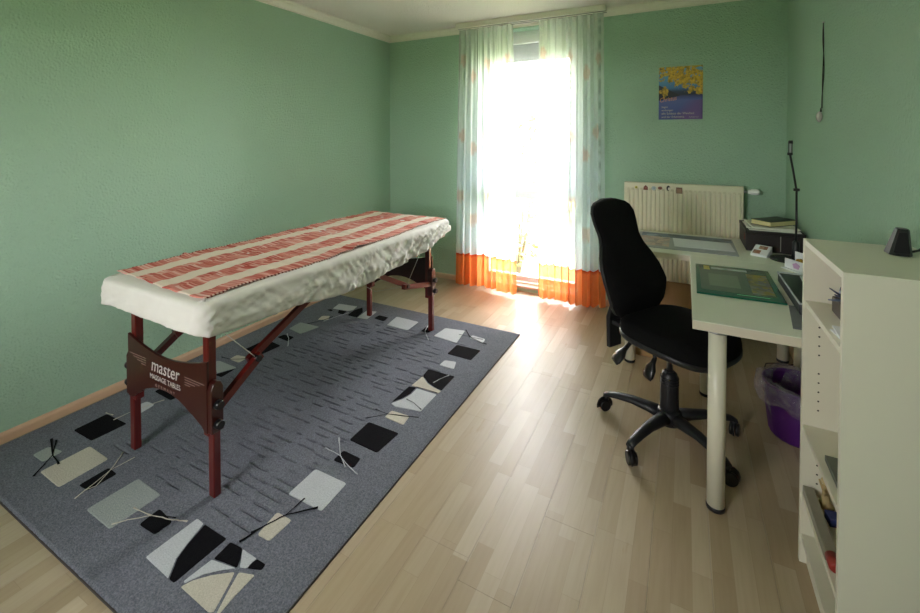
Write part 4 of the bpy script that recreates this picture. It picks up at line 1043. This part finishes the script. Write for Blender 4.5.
tag(quad([(.44, 1.50), (.60, 1.50), (.60, 1.68), (.44, 1.68)], .2505, .262).build('booklet', M['paper']), 'thin white booklet on the second lowest shelf', 'booklet')
rl = thing('long_carton', 'long flat grey box with a red end cap low in the bookcase', 'box', (.395, 1.72, .2505))
MB().cbox((.377, 1.60, .2505), (.409, 1.872, .279), .002).build('carton_body', simple('grey_beige_card', srgb(150, 146, 130), .6), rl)
m = MB(); m.tube([(.393, 1.557, .268), (.393, 1.562, .268), (.393, 1.60, .268)], [.012, .0165, .0172], 16); m.build('end_cap', simple('dark_red', srgb(150, 44, 34), .5), rl)

# wedge speaker on top
sk = thing('wedge_speaker', 'black wedge-shaped speaker on top of the bookcase', 'speaker', (.585, 1.765, SH+.003))
zt = SH + .0035
def wedge(m, w0, d0, w1, d1, h, cx, cy, z0, sx=0, sy=0, r=.006):
    rg = lambda w, d, z_, ox, oy: [(cx+ox+w*c, cy+oy+d*s_, z_) for c, s_ in ((-1,-.6),(-.6,-1),(.6,-1),(1,-.6),(1,.6),(.6,1),(-.6,1),(-1,.6))]
    m.loft([rg(w0, d0, z0, 0, 0), rg(w0, d0, z0+.004, 0, 0), rg(w1, d1, z0+h-.004, sx, sy), rg(w1*.85, d1*.85, z0+h, sx, sy)], True, False)
m = MB(); wedge(m, .026, .032, .014, .018, .078, .575, 1.765, zt, .008, 0); m.build('speaker_body', simple('black_gloss_plastic', srgb(26, 28, 28), .35), sk)
m = MB(); wedge(m, .018, .003, .010, .002, .058, .573, 1.7335, zt+.010, .006, .0125); m.build('grille', simple('black_mesh', srgb(12, 14, 14), .8), sk)
m = MB(); m.tube([(.60, 1.79, zt+.006), (.62, 1.80, zt+.004), (.645, 1.83, zt+.004), (.660, 1.86, zt+.004)], .0035, 8); m.build('cord', M['black_cable'], sk)
w = MB(); pth = [(.645, 2.02+.0*k, 0) for k in range(1)]
w.tube([(.655, 1.96, .77), (.655, 1.965, 1.05), (.655, 1.98, 1.135), (.652, 2.0, 1.150), (.655, 2.03, 1.135), (.66, 2.05, 1.02), (.66, 2.06, .77)], .004, 8)
tag(w.build('looped_cord', M['black_cable']), 'black cord looping up behind the bookcase against the right wall', 'cord')

# ---------------------------------------------------------------- waste bin
wb = thing('waste_bin', 'purple ribbed waste bin under the desk beside the bookcase', 'bin', (.515, 2.70, 0))
cx, cy = .515, 2.68
m = MB(); seg = 48; rings = []
prof = [(.001, .004), (.105, .004), (.113, 0), (.117, .01), (.132, .13), (.143, .245), (.149, .25), (.149, .262), (.141, .262), (.138, .245), (.128, .13), (.112, .012), (.001, .012)]
for r_, zz in prof: rings.append([(cx+(r_+(.0025*math.cos(24*2*PI*k/seg) if .1 < r_ < .146 and .005 < zz < .24 else 0))*math.cos(2*PI*k/seg), cy+(r_+(.0025*math.cos(24*2*PI*k/seg) if .1 < r_ < .146 and .005 < zz < .24 else 0))*math.sin(2*PI*k/seg), zz) for k in range(seg)])
m.loft(rings, False); m.build('bin_body', simple('purple_plastic', srgb(84, 30, 116), .35, var=.08), wb)
m = MB(); rings = []; R = np.random.default_rng(11); f = [(R.integers(5, 19), R.random()*6) for _ in range(6)]
for r_, zz in [(.150, .165), (.160, .185), (.168, .21), (.172, .24), (.166, .268), (.150, .282), (.136, .272), (.130, .23), (.124, .16), (.112, .08), (.08, .04)]:
    rings.append([(cx + (r_ + .011*sum(math.sin(n_*2*PI*k/120 + p_ + zz*20) for n_, p_ in f)/3)*math.cos(2*PI*k/120), cy + (r_ + .011*sum(math.sin(n_*2*PI*k/120 + p_ + zz*20) for n_, p_ in f)/3)*math.sin(2*PI*k/120), zz + .008*sum(math.cos(n_*2*PI*k/120 + p_*2) for n_, p_ in f)/3) for k in range(120)])
m.loft(rings, False); tag(m.build('bin_liner', M['bag']), 'crumpled clear plastic liner folded over the purple bin rim', 'bin liner')

# cords and socket strip below the desks
ss = thing('socket_strip', 'black socket strip with plugs on the floor under the desks', 'socket strip', (.62, 3.25, 0))
MB().cbox((.635, 3.12, 0), (.67, 3.42, .04), .005).build('strip_body', M['plastic'], ss)
for k in range(3): MB().cbox((.632, 3.15+.09*k, .04), (.668, 3.19+.09*k, .075), .006).build('plug', M['knob'], ss)
m = MB(); m.tube([(.63, 3.12, .035), (.60, 3.15, .006), (.54, 3.2, .006), (.49, 3.28, .006), (.47, 3.36, .006), (.49, 3.43, .006), (.54, 3.45, .01), (.60, 3.42, .02), (.64, 3.38, .06)], .0032, 8)
tag(m.build('floor_cord', M['black_cable']), 'thin black cord curling on the floor beneath the crosswise desk', 'cord')
